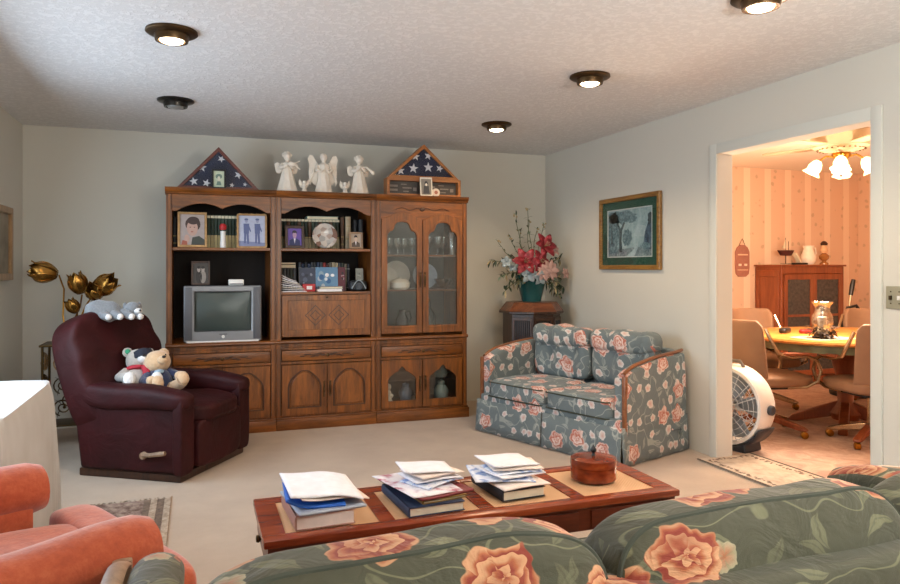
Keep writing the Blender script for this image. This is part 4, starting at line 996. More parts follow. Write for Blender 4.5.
MB().at((.012, D * .5, TH - .07), (0, -PI / 2, 0)).lathe([(.012, -.02), (.012, -.008), (.006, 0), (.014, .01), (.012, .018), (.001, .02)], 12).build('drawer_knob', M['bronze'], t)

def sheet(name, label, cat, cx, cy, z, L, W, rz, mat, th=.002, droop=(0, 0, 0, 0), curl=0, seed=0, grp=None, bulge=0):
    t = thing(name, label, cat, (cx, cy, z), rz, grp)
    def f(u, v):
        x = -L / 2 + L * u; y = -W / 2 + W * v
        zz = droop[0] * max(0, .5 - u) ** 2 * 4 + droop[1] * max(0, u - .5) ** 2 * 4 + droop[2] * max(0, .5 - v) ** 2 * 4 + droop[3] * max(0, v - .5) ** 2 * 4
        return (x, y, th / 2 + zz + curl * math.sin(u * PI) + bulge * math.sin(v * PI) * math.sin(u * PI))
    MB().grid(f, 14, 10).build('sheet', mat, t, solid=th); return t
TZ = TH + .0005
prt = NT('printed_page'); v = prt.coord(); q = prt.noise(v, 18, 3); prt.set(prt.ramp(q, [(.46, lin('e8e4e6')), (.56, lin('d4c4cc')), (.66, lin('a84858')), (.8, lin('6a6a8a'))]), .5)
prt2 = NT('blue_printed_page'); v = prt2.coord(); q = prt2.noise(v, 30, 3); prt2.set(prt2.ramp(q, [(.5, lin('e6eaf4')), (.6, lin('8ea6d4'))]), .5)
# left pile
X1, Y1 = TX0 + .205, TY0 + .20
flatbook('book', 'thick white-paged hardback under the left pile of papers', (X1, Y1, TZ), .205, .27, .05, 'b08474', .05, pages='paper2')
z = TZ + .0505
sheet('folded_paper', 'grey folded papers lying on the thick hardback, left pile', 'papers', X1 + .015, Y1 + .0, z, .235, .28, .12, pm('aab0bc'), .008, bulge=.004)
sheet('blue_folder', 'bright blue folder between the papers of the left pile', 'folder', X1 - .015, Y1 + .02, z + .009, .20, .27, -.06, pm('2c6cd0'), .010, (.03, 0, 0, .0))
sheet('envelope', 'white envelope just above the blue folder, left pile', 'envelope', X1 + .025, Y1 + .0, z + .029, .24, .25, .16, M['paper2'], .004, (.02, -.01, 0, .0), .008)
sheet('letter', 'large white sheet curling on top of the left pile', 'paper', X1 + .01, Y1 + .015, z + .043, .25, .29, .02, M['paper'], .0035, (.02, -.012, -.004, .0), .012)
# middle pile
X2, Y2 = TX0 + .60, TY0 + .215
flatbook('book', 'dark blue hardback under the middle pile of papers', (X2, Y2, TZ), .215, .31, .034, '20304c', .06)
z = TZ + .0345
flatbook('book', 'thin yellow-brown paperback on the dark blue hardback', (X2 + .03, Y2 - .01, z), .18, .24, .012, '8a6a30', .15)
sheet('magazine', 'glossy red-edged magazine in the middle pile', 'magazine', X2 + .02, Y2 + .02, z + .0125, .235, .30, .28, pm('7c2c30'), .008, (.006, 0, 0, 0))
sheet('brochure', 'pinkish printed brochure spread over the red-edged magazine', 'brochure', X2 + .0, Y2 + .03, z + .0215, .245, .31, .26, prt.mat, .003, (.010, -.006, -.002, 0), .004)
for k, (dx, dy, r_, mt, L_) in enumerate(((.05, .03, .5, prt2.mat, 'blue-printed envelope low in the middle pile'), (.045, .04, .2, M['paper'], 'white envelope second from the top of the middle pile'), (.055, .045, .35, M['paper2'], 'ivory envelope just under the top one, middle pile'), (.03, .06, -.05, M['paper'], 'white envelope on top of the middle pile'))):
    sheet('envelope', L_, 'envelope', X2 + dx, Y2 + dy, z + .031 + k * .0125, .20, .15, r_, mt, .0045, (.004 * k, -.003, 0, 0), .005)
# right pile
X3, Y3 = TX0 + .965, TY0 + .24
flatbook('book', 'dark-edged hardback with cream pages under the right pile of papers', (X3, Y3, TZ), .185, .27, .038, '1a1c22', .07)
z = TZ + .0385
for k, (dx, dy, r_, mt, L_, a, b) in enumerate(((.01, .0, .12, M['paper2'], 'ivory folded sheet lying directly on the right hardback', .21, .27), (-.02, .03, -.2, prt2.mat, 'blue-printed sheet spread out to the left in the right pile', .24, .22), (.02, .01, .25, M['paper'], 'white envelope in the middle of the right pile', .22, .17), (.03, .02, .05, prt2.mat, 'blue-edged envelope near the top of the right pile', .21, .15), (.035, .025, -.1, M['paper2'], 'ivory envelope second from the top of the right pile', .21, .15), (.02, .05, .1, M['paper'], 'large white envelope topmost of the right pile', .21, .17))):
    sheet('envelope', L_, 'envelope', X3 + dx, Y3 + dy, z + .001 + k * .0105, a, b, r_, mt, .004, (.006 * (k % 3), -.004 * (k % 2), 0, .004), .004)
# lidded box
cj = NT('amber_wood'); v = cj.coord('Object', (1, 1, 2)); cj.set(cj.ramp(cj.noise(v, 14, 4), [(.3, lin('4c170a')), (.6, lin('8c3a1a')), (.8, lin('a85a2c'))]), .18)
t = thing('lidded_box', 'round reddish-brown lidded box with a dark finial on the right of the coffee table', 'box', (TX0 + 1.36, TY0 + .245, TZ))
MB().lathe([(.088, 0), (.094, .006), (.094, .055), (.090, .058)], 40).build('body', cj.mat, t)
o = MB().lathe([(.095, .058), (.096, .066), (.094, .088), (.075, .093), (.02, .095), (.001, .095)], 40).build('lid', cj.mat, t)
MB().lathe([(.010, .094), (.006, .10), (.005, .108), (.012, .114), (.013, .122), (.006, .134), (.001, .142)], 14).build('finial', M['black'], o)

# ================================================================== cloth-covered table at the left
t = thing('side_table', 'small table under a white cloth against the left wall', 'table', (-.98, 3.45, 0))
MB().box(-.30, .30, -.55, .55, .715, .74, .004).build('tabletop', M['cherry'], t)
for sx in (-.26, .26):
    for sy in (-.5, .5): MB().cyl((sx, sy, 0), (sx, sy, .715), .018, 10, .025).build('leg', M['cherry_dark'], t)
cl = NT('white_linen'); v = cl.coord(); cl.set(cl.ramp(cl.noise(v, 5, 2), [(.3, lin('b4b0aa')), (.7, lin('c2c0bc'))]), .8, Sheen_Weight=.2); cl.bump(cl.noise(v, 300, 2), .15, .002)
def clo(u, v):
    an = 2 * PI * u; hx, hy = .312, .565
    c_, s_ = math.cos(an), math.sin(an); ex = .22
    bx, by = math.copysign(abs(c_) ** ex, c_) * hx, math.copysign(abs(s_) ** ex, s_) * hy
    if v <= .3: k = v / .3; return (bx * k, by * k, .745 + .002 * math.sin(bx * k * 20))
    q = (v - .3) / .7; corner = (abs(c_ * s_) * 2) ** 3
    amp = (.012 + .045 * corner) * min(1, q * 1.4); f = 1 + (amp * (math.sin(an * 34) + .6 * math.sin(an * 21 + 1))) + .04 * q
    r = .015 * math.sin(min(1, q * 6) * PI / 2)
    x, y = bx * f + math.copysign(r, bx), by * (1 + (f - 1) * .5) + math.copysign(r, by)
    z = .745 - .012 * (1 - math.cos(min(1, q * 6) * PI / 2)) - .72 * q * (1)
    return (max(x, -.31), y, max(z, .012))
tc = MB().grid(clo, 220, 30, True).build('tablecloth', cl.mat, None, ang=80); place(tc, (-.98, 3.45, 0)); tag(tc, 'white linen cloth draped to the floor over the side table', 'tablecloth')

# ================================================================== rugs
def pile(name, cols, sc=40):
    t = NT(name); v = t.coord(); f = t.noise(v, sc, 4, .7); t.set(t.ramp(f, [(.35, lin(cols[0])), (.5, lin(cols[1])), (.65, lin(cols[2]))]), .95); t.bump(t.noise(v, 200, 2), .4, .004); return t.mat
tr = thing('area_rug', 'striped brown and beige rug with a fringe in front of the recliner', 'rug', (-.13, 4.28, 0))
MB().box(-.5, -.0, -1.5, -.0, .0005, .010, .003).build('field', pile('rug_field', ('5c4438', '8a7468', 'a89888'), 22), tr)
m = MB()
for k, (a, c) in enumerate(((.0, 0), (.035, 1), (.07, 0), (.105, 1))): m.mat(c).box(-a - .034, -a - .001, -1.49, -.01, .009, .0125, .001)
m.build('border_bands', [pile('rug_band', ('8a7866', 'a89682', 'bcab98')), pile('rug_band_dark', ('5a4a40', '705e50', '84705e'))], tr, ang=30)
random.seed(2); m = MB()
for k in range(25):
    x = -.01 - k * .0195; m.tube([(x, -.002, .008), (x + random.uniform(-.008, .008), .022, .006), (x + random.uniform(-.014, .014), .045, .003)], .0028, 5)
fr = m.build('fringe', pm('a09080', .9), tr); fr['kind'] = 'stuff'
tr = thing('entry_mat', 'cream rug with a dark leafy border lying in the dining room doorway', 'rug', (3.415, 3.42, 0))
MB().box(-.225, .225, -.56, .53, .0005, .010, .003).build('field', pile('mat_field', ('b0a090', 'c4b6a4', 'd0c4b4'), 12), tr)
m = MB()
for x in (-.222, .222): m.box(x - .008, x + .008, -.56, .53, .0095, .0115)
m.build('edge_line', pm('4c443e', .9), tr)
random.seed(9); m = MB()
for k in range(150):
    s = k / 150 * (2 * (.34 + .95)); hw, hl = .17, .475
    if s < .34: p = (-hw + s, hl)
    elif s < .34 + .95: p = (hw, hl - (s - .34))
    elif s < .68 + .95: p = (hw - (s - .34 - .95), -hl)
    else: p = (-hw, -hl + (s - .68 - .95))
    m.cush((p[0] + random.uniform(-.016, .016), p[1] + random.uniform(-.016, .016), .0102), (random.uniform(.006, .016), random.uniform(.005, .012), .0016), 2, 4)
lb = m.build('leafy_border', pm('6c5a50', .9), tr); lb['kind'] = 'stuff'
# ================================================================== corner cabinet table and flowers
t = thing('end_table', 'dark octagonal wooden end table with a slatted front in the back right corner', 'end table', (2.95, 5.98, 0), 0)
def octo(r): return [(r * math.cos(PI / 8 + k * PI / 4), r * math.sin(PI / 8 + k * PI / 4)) for k in range(8)]
m = MB(); m.prism(octo(.30), .88, .905, 'z'); m.build('tabletop', M['darkwood'], t, bev=.006)
m = MB()
o1, o2 = octo(.298), octo(.235)
m.add([(p[0], p[1], .905) for p in o1] + [(p[0], p[1], .985) for p in o2], [(k, (k + 1) % 8, (k + 1) % 8 + 8, k + 8) for k in range(8)] + [tuple(range(8, 16))]); m.build('sloped_top', wood('warm_walnut', '4c2412', '8a5030', 'x', 8, .3), t, ang=20)
m = MB(); m.prism(octo(.265), .05, .88, 'z'); m.build('body', M['darkwood'], t, bev=.004)
m = MB(); m.prism(octo(.29), 0, .05, 'z'); m.build('plinth', M['darkwood'], t, bev=.004)
for an in (-PI / 2, -PI * .75, -PI / 4):
    f = MB().at((0, 0, 0), (0, 0, an + PI / 2)); ap = .265 * math.cos(PI / 8)
    f.ring([(-.09, .12), (.09, .12), (.09, .85), (-.09, .85)], [(-.072, .15), (.072, .15), (.072, .82), (-.072, .82)], (0, .48), -ap - .012, -ap + .002)
    p = f.build('door' if an == -PI / 2 else 'side_panel', wood('panel_walnut_%d' % int(an * 10), '2c1810', '4c2e1e', 'z', 8), t, bev=.003)
    g = MB().at((0, 0, 0), (0, 0, an + PI / 2))
    for k in range(8): g.cyl((-.063 + .018 * k, -ap - .006, .15), (-.063 + .018 * k, -ap - .006, .82), .004, 6)
    g.build('slats', M['black'], p)
    if an == -PI / 2: MB().at((.06, -ap - .014, .5), (PI / 2, 0, 0)).lathe([(.001, .018), (.010, .016), (.006, .006), (.008, 0)], 10).build('knob', M['brass'], p)
random.seed(21)
F0 = (2.95, 5.98, .986)
t = thing('flower_arrangement', 'tall silk flower arrangement with red lilies in a teal pot on the octagonal end table', 'flowers', F0); t.scale = (1.08,) * 3
MB().lathe([(.080, 0), (.084, .01), (.088, .03), (.125, .175), (.135, .195), (.142, .20), (.142, .225), (.130, .23), (.120, .20), (.001, .18)], 32).build('pot', plain('teal_glaze', '1f5150', .25, var=.2, vs=6), t)
g1, g2, g3 = plain('stem_green', '54603c', .7), plain('leaf_dark', '2c3c28', .55, var=.3), plain('leaf_silver', '7c8c78', .6, var=.2)
tan = plain('dried_tan', 'a89874', .8, var=.2)
def leafy(m, p, d, L, W, up=Vector((0, 0, 1)), cup=.25, n=5):
    p = Vector(p); d = Vector(d).normalized(); s = d.cross(up); s = s.normalized() if s.length > .01 else Vector((1, 0, 0)); nrm = s.cross(d)
    vs = []; fs = []
    for i in range(n + 1):
        u = i / n; w = W * math.sin(PI * (u * .92 + .04)) ** .8; c = p + d * L * u + nrm * (cup * L * u * u * -1)
        vs += [c - s * w + nrm * w * .3, c, c + s * w + nrm * w * .3]
    for i in range(n): a = i * 3; fs += [(a, a + 1, a + 4, a + 3), (a + 1, a + 2, a + 5, a + 4)]
    m.add(vs, fs)
def rd(s=1): return random.uniform(-s, s)
st = MB(); lv = MB(); sv = MB(); dr = MB()
tips = [(-.16, -.02, .74), (-.02, .02, .80), (.05, -.02, .62), (-.22, -.05, .55), (.12, 0, .66), (-.10, .03, .60), (.01, .06, .70), (-.34, -.06, .50), (.20, .02, .5)]
for tp in tips:
    b = Vector((rd(.03), rd(.03), .2)); e = Vector(tp); pts = [b.lerp(e, k / 8) + Vector((rd(.008) + math.sin(k * .8) * .012, rd(.008), 0)) for k in range(9)]
    st.tube(pts, .0028, 5)
    for k in range(3, 9):
        for q in range(2): leafy(lv if q else sv, pts[k], (rd(), rd(.6), .5 + rd(.5)), random.uniform(.025, .05), .007)
    for q in range(3): dr.ball(e + Vector((rd(.02), rd(.02), rd(.02))), .009, 6)
side_tips = [(-.40, -.05, .35), (-.33, -.1, .22), (-.28, -.08, .10), (.25, -.03, .20), (.28, -.06, .12), (.22, -.1, .05), (.25, .05, .28), (.18, -.14, .10), (-.2, -.15, .16), (.26, -.02, .36), (-.22, -.05, .38)]
for tp in side_tips:
    b = Vector((rd(.03), rd(.03), .2)); e = Vector(tp); mid = (b + e) / 2 + Vector((0, 0, .08)); pts = [(b * (1 - u) ** 2 + mid * 2 * u * (1 - u) + e * u * u) for u in [k / 8 for k in range(9)]]
    st.tube(pts, .003, 5)
    for k in range(2, 9):
        for q in range(4): leafy((lv, sv, lv, dr)[q], pts[k], (e.x + rd(.6), rd(.8), rd(.9)), random.uniform(.04, .075), .011 + rd(.003))
st.build('stems', g1, t); lv.build('dark_leaves', g2, t)['kind'] = 'stuff'; sv.build('silver_leaves', g3, t)['kind'] = 'stuff'; dr.build('dried_sprays', tan, t)['kind'] = 'stuff'
red = NT('lily_red'); v = red.coord(); red.set(red.ramp(red.noise(v, 30, 3), [(.3, lin('641018')), (.55, lin('8e1c2a')), (.75, lin('c0606c'))]), .5)
def bloom(name, c, d, L, W, n, mat, cup=.35, stam=True):
    d = Vector(d).normalized(); a = d.orthogonal().normalized(); b = d.cross(a); m = MB()
    for k in range(n):
        an = 2 * PI * k / n + .2; rdir = a * math.cos(an) + b * math.sin(an); sp = .7 if k % 2 else .95
        leafy(m, Vector(c), rdir * sp + d * .55, L, W, d, cup)
    o = m.build(name, mat, t, solid=.0015)
    if stam:
        s = MB()
        for k in range(6):
            an = k * PI / 3; e = Vector(c) + d * L * .55 + (a * math.cos(an) + b * math.sin(an)) * L * .16; s.tube([c, e], .0015, 4); s.ball(e, .004, 6)
        s.build('stamens', tan, o)
bloom('lily_bloom', (.07, -.10, .475), (.2, -1, .35), .115, .036, 6, red.mat); bloom('lily_bloom', (-.12, -.13, .34), (-.3, -1, .25), .12, .038, 6, red.mat); bloom('lily_bloom', (.0, -.14, .345), (.25, -1, .1), .10, .034, 6, red.mat)
pk = plain('petal_blush', 'b8948c', .7, var=.12); wh = plain('petal_white', '98a4a8', .7, var=.12)
bloom('blush_bloom', (.09, -.16, .27), (.2, -1, .2), .085, .026, 9, pk, .5, False); bloom('blush_bloom', (.03, -.17, .25), (0, -1, .1), .07, .022, 8, pk, .5, False)
bloom('white_bloom', (-.10, -.15, .235), (-.2, -1, -.2), .07, .028, 5, wh, .4, False); bloom('white_bloom', (.0, -.16, .21), (.1, -1, -.3), .065, .026, 5, wh, .4, False); bloom('white_bloom', (-.27, -.08, .34), (-.5, -1, .2), .05, .02, 5, wh, .4, False)
bloom('white_bloom', (.28, -.08, .24), (.4, -1, .2), .05, .018, 6, pk, .4, False); bloom('pink_bud', (.17, -.08, .44), (.5, -1, .3), .06, .018, 5, pk, .2, False); bloom('white_bloom', (-.20, -.06, .30), (-.5, -1, .2), .045, .018, 5, wh, .4, False)

# ================================================================== picture on the right wall, left wall frame, switch plate
t = thing('framed_painting', 'gilt-framed print of a blue-green woodland path with a green mat on the right wall', 'painting', (XR - .002, 4.965, 1.285), -PI / 2)
# local x runs towards the camera end of the wall (world -y), local -y faces the room
w2, h = .430, .605; 
m = MB(); m.ring([(-w2, 0), (w2, 0), (w2, h), (-w2, h)], [(-w2 + .038, .038), (w2 - .038, .038), (w2 - .038, h - .038), (-w2 + .038, h - .038)], (0, h / 2), -.030, 0); m.build('frame', wood('gilt_wood_frame', '6a4420', 'a07838', 'x', 20, .35), t, bev=.006)
m = MB(); m.ring([(-w2 + .034, .034), (w2 - .034, .034), (w2 - .034, h - .034), (-w2 + .034, h - .034)], [(-w2 + .115, .105), (w2 - .115, .105), (w2 - .115, h - .105), (-w2 + .115, h - .105)], (0, h / 2), -.012, -.004); m.build('mat_board', plain('green_mat', '1d4a3c', .8, var=.05), t)
m = MB(); m.ring([(-w2 + .112, .102), (w2 - .112, .102), (w2 - .112, h - .102), (-w2 + .112, h - .102)], [(-w2 + .12, .110), (w2 - .12, .110), (w2 - .12, h - .110), (-w2 + .12, h - .110)], (0, h / 2), -.013, -.006); m.build('mat_edge', pm('c8d0d0'), t)
def ntc(name, a, b, c, sc):
    q = NT(name); v = q.coord(); q.set(q.ramp(q.noise(v, sc, 5, .7), [(.35, lin(a)), (.5, lin(b)), (.65, lin(c))]), .5); return q.mat
pmats = [ntc('print_mist', '7a97a0', '94aeb6', 'aac0c6', 9), ntc('print_foliage', '3c5864', '587682', '84a0a8', 40), ntc('print_trunk', '26343c', '34464e', '4c6068', 30), ntc('print_ground', '46606c', '70848c', '94a2a6', 30), ntc('print_cliff', '24384a', '3a5268', '5c7488', 26), ntc('print_light', '8ca4ae', 'a0b6be', 'b4c8ce', 20)]
m = MB(); x0, x1, z0, z1 = -w2 + .115, w2 - .115, .105, h - .105; W_, H_ = x1 - x0, z1 - z0
def P_(u, v): return (x0 + W_ * u, z0 + H_ * v)
def lay(k, poly, d): m.mat(k).prism([P_(*p) for p in poly], -.0045 - d * .0003, -.004)
lay(0, [(0, 0), (1, 0), (1, 1), (0, 1)], 0)
lay(5, [(.60, .42), (.86, .40), (.84, .62), (.66, .66)], 1); lay(3, [(0, 0), (1, 0), (1, .14), (.7, .2), (.3, .17), (0, .2)], 2); lay(5, [(.42, 0), (.60, 0), (.68, .16), (.69, .30), (.65, .30), (.60, .16)], 3)
random.seed(4)
def blob(k, cu, cv, ru, rv, d, n=26, j=.22): lay(k, [(min(1, max(0, cu + ru * math.cos(2 * PI * i / n) * (1 + random.uniform(-j, j)))), min(1, max(0, cv + rv * math.sin(2 * PI * i / n) * (1 + random.uniform(-j, j))))) for i in range(n)], d)
blob(1, .12, .45, .16, .30, 4); blob(1, .30, .84, .32, .14, 5); blob(1, .10, .80, .16, .16, 5); blob(1, .45, .40, .10, .18, 4); blob(1, .52, .78, .14, .07, 6)
lay(2, [(.27, .10), (.34, .10), (.315, .35), (.33, .55), (.40, .72), (.37, .73), (.30, .60), (.22, .74), (.20, .72), (.27, .54), (.265, .3)], 7)
lay(2, [(.08, .1), (.11, .1), (.10, .7), (.08, .7)], 7); lay(1, [(0, .06), (.2, .1), (.26, .2), (.1, .28), (0, .26)], 8)
lay(4, [(.80, .16), (1, .14), (1, .85), (.95, .88), (.90, .66), (.84, .5)], 8); blob(1, .86, .22, .1, .07, 9); blob(2, .95, .75, .05, .12, 9)
m.build('print', pmats, t, flat=True)
MB().box(-w2 + .03, w2 - .03, -.0155, -.0145, .03, h - .03).build('glass_pane', glass('picture_glass', (.98, .99, .99, 1), .03), t)
t = thing('picture_frame', 'tan wooden frame at the left edge of the photo on the left wall', 'picture frame', (XL + .002, 5.60, 1.21), PI / 2)
m = MB(); m.ring([(-.34, 0), (.395, 0), (.395, .53), (-.34, .53)], [(-.29, .05), (.345, .05), (.345, .48), (-.29, .48)], (.03, .26), -.035, 0); m.build('border', wood('tan_frame', '8a6844', 'b8946a', 'z', 9), t, bev=.008)
MB().box(-.295, .35, -.012, -.004, .045, .485).build('picture', plain('muted_canvas', '8c8474', .8, var=.3, vs=6), t)
t = thing('switch_plate', 'beige light switch plate with small dark toggles on the right wall beside the casing', 'switch', (XR - .001, 2.60, 1.15), -PI / 2)
m = MB(); m.box(-.074, .074, -.008, 0, -.058, .058, .003); m.build('plate', plain('beige_plate', '9c9882', .4, var=.04), t)
for x in (-.046, 0, .046):
    MB().box(x - .006, x + .006, -.018, -.006, -.012, .010, .002).build('toggle', M['white'] if x > -.04 else M['bronze'], t)
    s = MB()
    for z in (-.03, .03): s.at((x, -.008, z), (PI / 2, 0, 0)); s.lathe([(.001, .001), (.004, .001), (.004, 0)], 8); s.build('screw', M['bronze'], t); s = MB()

# ================================================================== brass tulips on a scrolled stand behind the recliner
SX, SY = -.90, 5.86
t = thing('plant_stand', 'gilded wrought-iron plant stand with scrolls behind the recliner', 'plant stand', (SX, SY, 0))
m = MB()
for sx in (-.13, .13):
    for sy in (-.13, .13): m.tube([(sx, sy, .74), (sx, sy, .3), (sx * 1.0, sy, .12), (sx * 1.25, sy * 1.25, .03), (sx * 1.55, sy * 1.55, .008)], .009, 6)
m.build('leg', M['iron'], t) if False else None
for sx in (-.13, .13):
    for sy in (-.13, .13): MB().tube([(sx, sy, .74), (sx, sy, .3), (sx, sy, .12), (sx * 1.25, sy * 1.25, .03), (sx * 1.55, sy * 1.55, .008)], .009, 6).build('leg', M['iron'], t)
MB().box(-.15, .15, -.15, .15, .735, .75, .003).build('top_plate', M['iron'], t)
MB().box(-.135, .135, -.135, .135, .16, .17, .003).build('lower_plate', M['iron'], t)
for k, (an, z) in enumerate([(a * PI / 2, z) for a in range(4) for z in (.62, .46, .30)]):
    s = MB().at((0, 0, z), (0, 0, an)); pts = []
    for i in range(26):
        a = i / 25 * 3.4 * PI; r = .012 + .052 * i / 25; pts.append((r * math.cos(a), -.13, r * math.sin(a)))
    s.tube(pts, .0055, 5); s.ball((0.01, -.13, 0), .012, 8); 
    for q in range(3): leafy(s, (.02 * math.cos(q * 2), -.135, .02 * math.sin(q * 2)), (math.cos(q * 2.1), -.2, math.sin(q * 2.1)), .06, .014)
    s.build('scroll', M['iron'] if k % 3 else M['gold'], t)
t = thing('brass_tulips', 'sculpture of large brass tulip heads on stems rising behind the recliner', 'sculpture', (SX, SY, .751))
MB().lathe([(.07, 0), (.075, .01), (.05, .03), (.03, .05), (.034, .07), (.001, .075)], 20).build('foot', M['brass'], t)
m_tb = NT('brass_petal'); v = m_tb.coord(); m_tb.set(m_tb.ramp(m_tb.noise(v, 9, 3), [(.3, lin('8a6028')), (.6, lin('b08440')), (.8, lin('dcb060'))]), .25, .85); 
def tulip(c, d, s):
    c = Vector(c); d = Vector(d).normalized(); a = d.orthogonal().normalized(); b = d.cross(a)
    st = MB(); st.tube([(0, 0, .06), Vector(c) * .4 + Vector((0, .02, .0)), c * .8 + Vector((0, .02, .0)) - d * .03, c - d * .01], .006, 6); o = None
    m = MB()
    for k in range(6):
        an = k * PI / 3; off = .9 if k % 2 else 1.0; vs = []; n = 7
        rdir = a * math.cos(an) + b * math.sin(an); tg = -a * math.sin(an) + b * math.cos(an)
        for i in range(n + 1):
            u = i / n; rr = s * (.12 + .95 * math.sin(PI * min(1, u * .8 + .04)) ** .8 * .62) * off + (s * .25 * max(0, u - .85) / .15 if k % 2 == 0 else 0)
            wv_ = s * (.55 * math.sin(PI * min(1, u * .82 + .12)) ** .8) * (1 if u < .8 else max(0.04, (1 - u) / .2))
            p = c + d * s * 1.9 * u
            for q in (-1, -.5, 0, .5, 1): vs.append(p + rdir * (rr * math.cos(q * .5)) + tg * wv_ * q)
        m.add(vs, [(i * 5 + q, i * 5 + q + 1, i * 5 + q + 6, i * 5 + q + 5) for i in range(n) for q in range(4)])
    o = m.build('tulip_head', m_tb.mat, t, solid=.002); m2 = MB().ball(c + d * s * .5, s * .34, 10, (1, 1, 1.4)); m2.build('tulip_heart', M['gold'], o); st.build('stem', M['brass'], t)
tulip((-.05, -.04, .50), (-.95, -.35, .22), .098); tulip((.10, .02, .36), (-.30, -.2, 1), .085); tulip((.20, -.05, .37), (.75, -.45, .55), .10); tulip((.22, -.06, .33), (-.2, -.75, .5), .08); tulip((.07, 0, .22), (-.5, -.3, 1), .06)

# ================================================================== plush toys
def fur(name, c, c2):
    t_ = NT(name); v = t_.coord(); f = t_.noise(v, 90, 4, .7); t_.set(t_.mix(f, lin(c), lin(c2)), .95, Sheen_Weight=.4); t_.bump(f, .9, .006); return t_.mat
f_grey, f_white, f_cream, f_pale = fur('grey_fur', '5c6066', '8c9094'), fur('white_fur', 'c8c6c4', 'e8e6e4'), fur('cream_fur', 'b8946e', 'dcbc98'), fur('pale_grey_fur', '948c84', 'c0b8ae')
# grey dog lying on top of the backrest
t = thing('plush_dog', 'grey plush animal with white paws lying on top of the recliner back', 'plush toy', (-.52, 5.24, .955), R(8))
MB().cush((-.06, 0, .055), (.115, .07, .075), 2.3, 12, lambda w: w + Vector((0, 0, wob(w, .02, 14)))).build('body', f_grey, t)
h_ = MB().ball((.115, -.02, .070), .052, 14, (1, .95, .9)).build('head', f_grey, t)
MB().ball((.145, -.055, .055), .026, 10, (1.1, 1, .8)).build('muzzle', f_white, h_); MB().ball((.158, -.078, .060), .008, 8).build('nose', M['black'], h_)
for s_ in (-1, 1): MB().ball((.115 + s_ * .045, .005, .085), .024, 10, (.6, .8, 1.2)).build('ear', f_grey, h_)
for q, (x, y, z) in enumerate(((-.04, -.075, .022), (.03, -.08, .022), (.10, -.07, .02), (.155, -.05, .018))):
    l_ = MB().tube([(x - .05, y + .05, .045), (x - .02, y + .01, .035), (x, y - .01, z)], [.03, .03, .024], 10).build('leg', f_grey, t); MB().ball((x + .004, y - .018, z), .022, 10).build('paw', f_white, l_)
def bear(name, label, loc, rz, body, face, s=1.0, tiltz=0, head_dir=1, extras=None, ear_m=None, shirt=None):
    t = thing(name, label, 'plush toy', loc, rz)
    MB().cush((0, 0, .075), (.06, .055, .08), 2.4, 12).build('body', shirt or body, t)
    h = MB().cush((head_dir * .01, -.015, .185), (.062, .056, .055), 2.2, 12).build('head', body, t)
    for s_ in (-1, 1): MB().ball((head_dir * .01 + s_ * .05, .0, .232), .026, 10, (1, .5, 1)).build('ear', (ear_m if s_ < 0 and ear_m else body), h)
    MB().ball((head_dir * .016, -.068, .172), .027, 12, (1, .9, .8)).build('muzzle', face, h)
    MB().ball((head_dir * .018, -.092, .180), .009, 8, (1.2, .8, .8)).build('nose', M['black'], h)
    e = MB()
    for s_ in (-1, 1): MB().ball((head_dir * .014 + s_ * .024, -.062, .198), .0058, 8).build('eye', M['black'], h)
    for s_ in (-1, 1):
        MB().tube([(s_ * .05, -.01, .125), (s_ * .085, -.035, .09), (s_ * .07, -.075, .075)], [.024, .022, .021], 10).build('arm', shirt or body, t)
        MB().ball((s_ * .068, -.085, .073), .024, 10).build('paw', body, t)
        MB().tube([(s_ * .035, -.03, .035), (s_ * .055, -.09, .030), (s_ * .06, -.125, .034)], [.032, .028, .028], 10).build('leg', body, t)
        MB().ball((s_ * .061, -.142, .042), .031, 10, (.9, .55, 1.1)).build('foot', face, t)
    return t, h
BX, BY, BZ = -.10, 4.93, .492
t, h = bear('teddy_bear', 'pale grey teddy bear with a green ear patch and red scarf sitting on the recliner', (-.36, 5.05, .455), R(14), f_pale, f_white, ear_m=f_pale)
t.scale = (1.35,) * 3; t.rotation_euler[1] = R(4); t.rotation_euler[0] = R(-28)
MB().ball((-.042, -.012, .232), .014, 10, (1, .4, 1)).build('ear_patch', pm('2f8a68', .8), h)
m = MB(); m.lathe([(.040, .125), (.058, .13), (.06, .142), (.046, .15)], 20, (0, -.005, 0)); m.tube([(.02, -.06, .135), (.03, -.075, .10), (.02, -.08, .07)], [.014, .018, .016], 8); m.build('scarf', pm('a82434', .8), t)
t, h = bear('teddy_bear', 'cream teddy bear in a navy jacket leaning on the grey bear', (-.20, 5.0, .445), R(24), f_cream, f_cream, shirt=fur('navy_cloth', '141c34', '26345c'))
t.scale = (1.35,) * 3; t.rotation_euler[1] = R(-4); t.rotation_euler[0] = R(-28)
MB().lathe([(.050, .225), (.052, .235), (.046, .262), (.02, .275), (.001, .277)], 20, (-.035, .02, 0)).build('cap', pm('171c2c', .8), h)
MB().ball((-.01, -.058, .12), .018, 8, (1.4, .5, .7)).build('bow', pm('8ca4b4', .7), t)

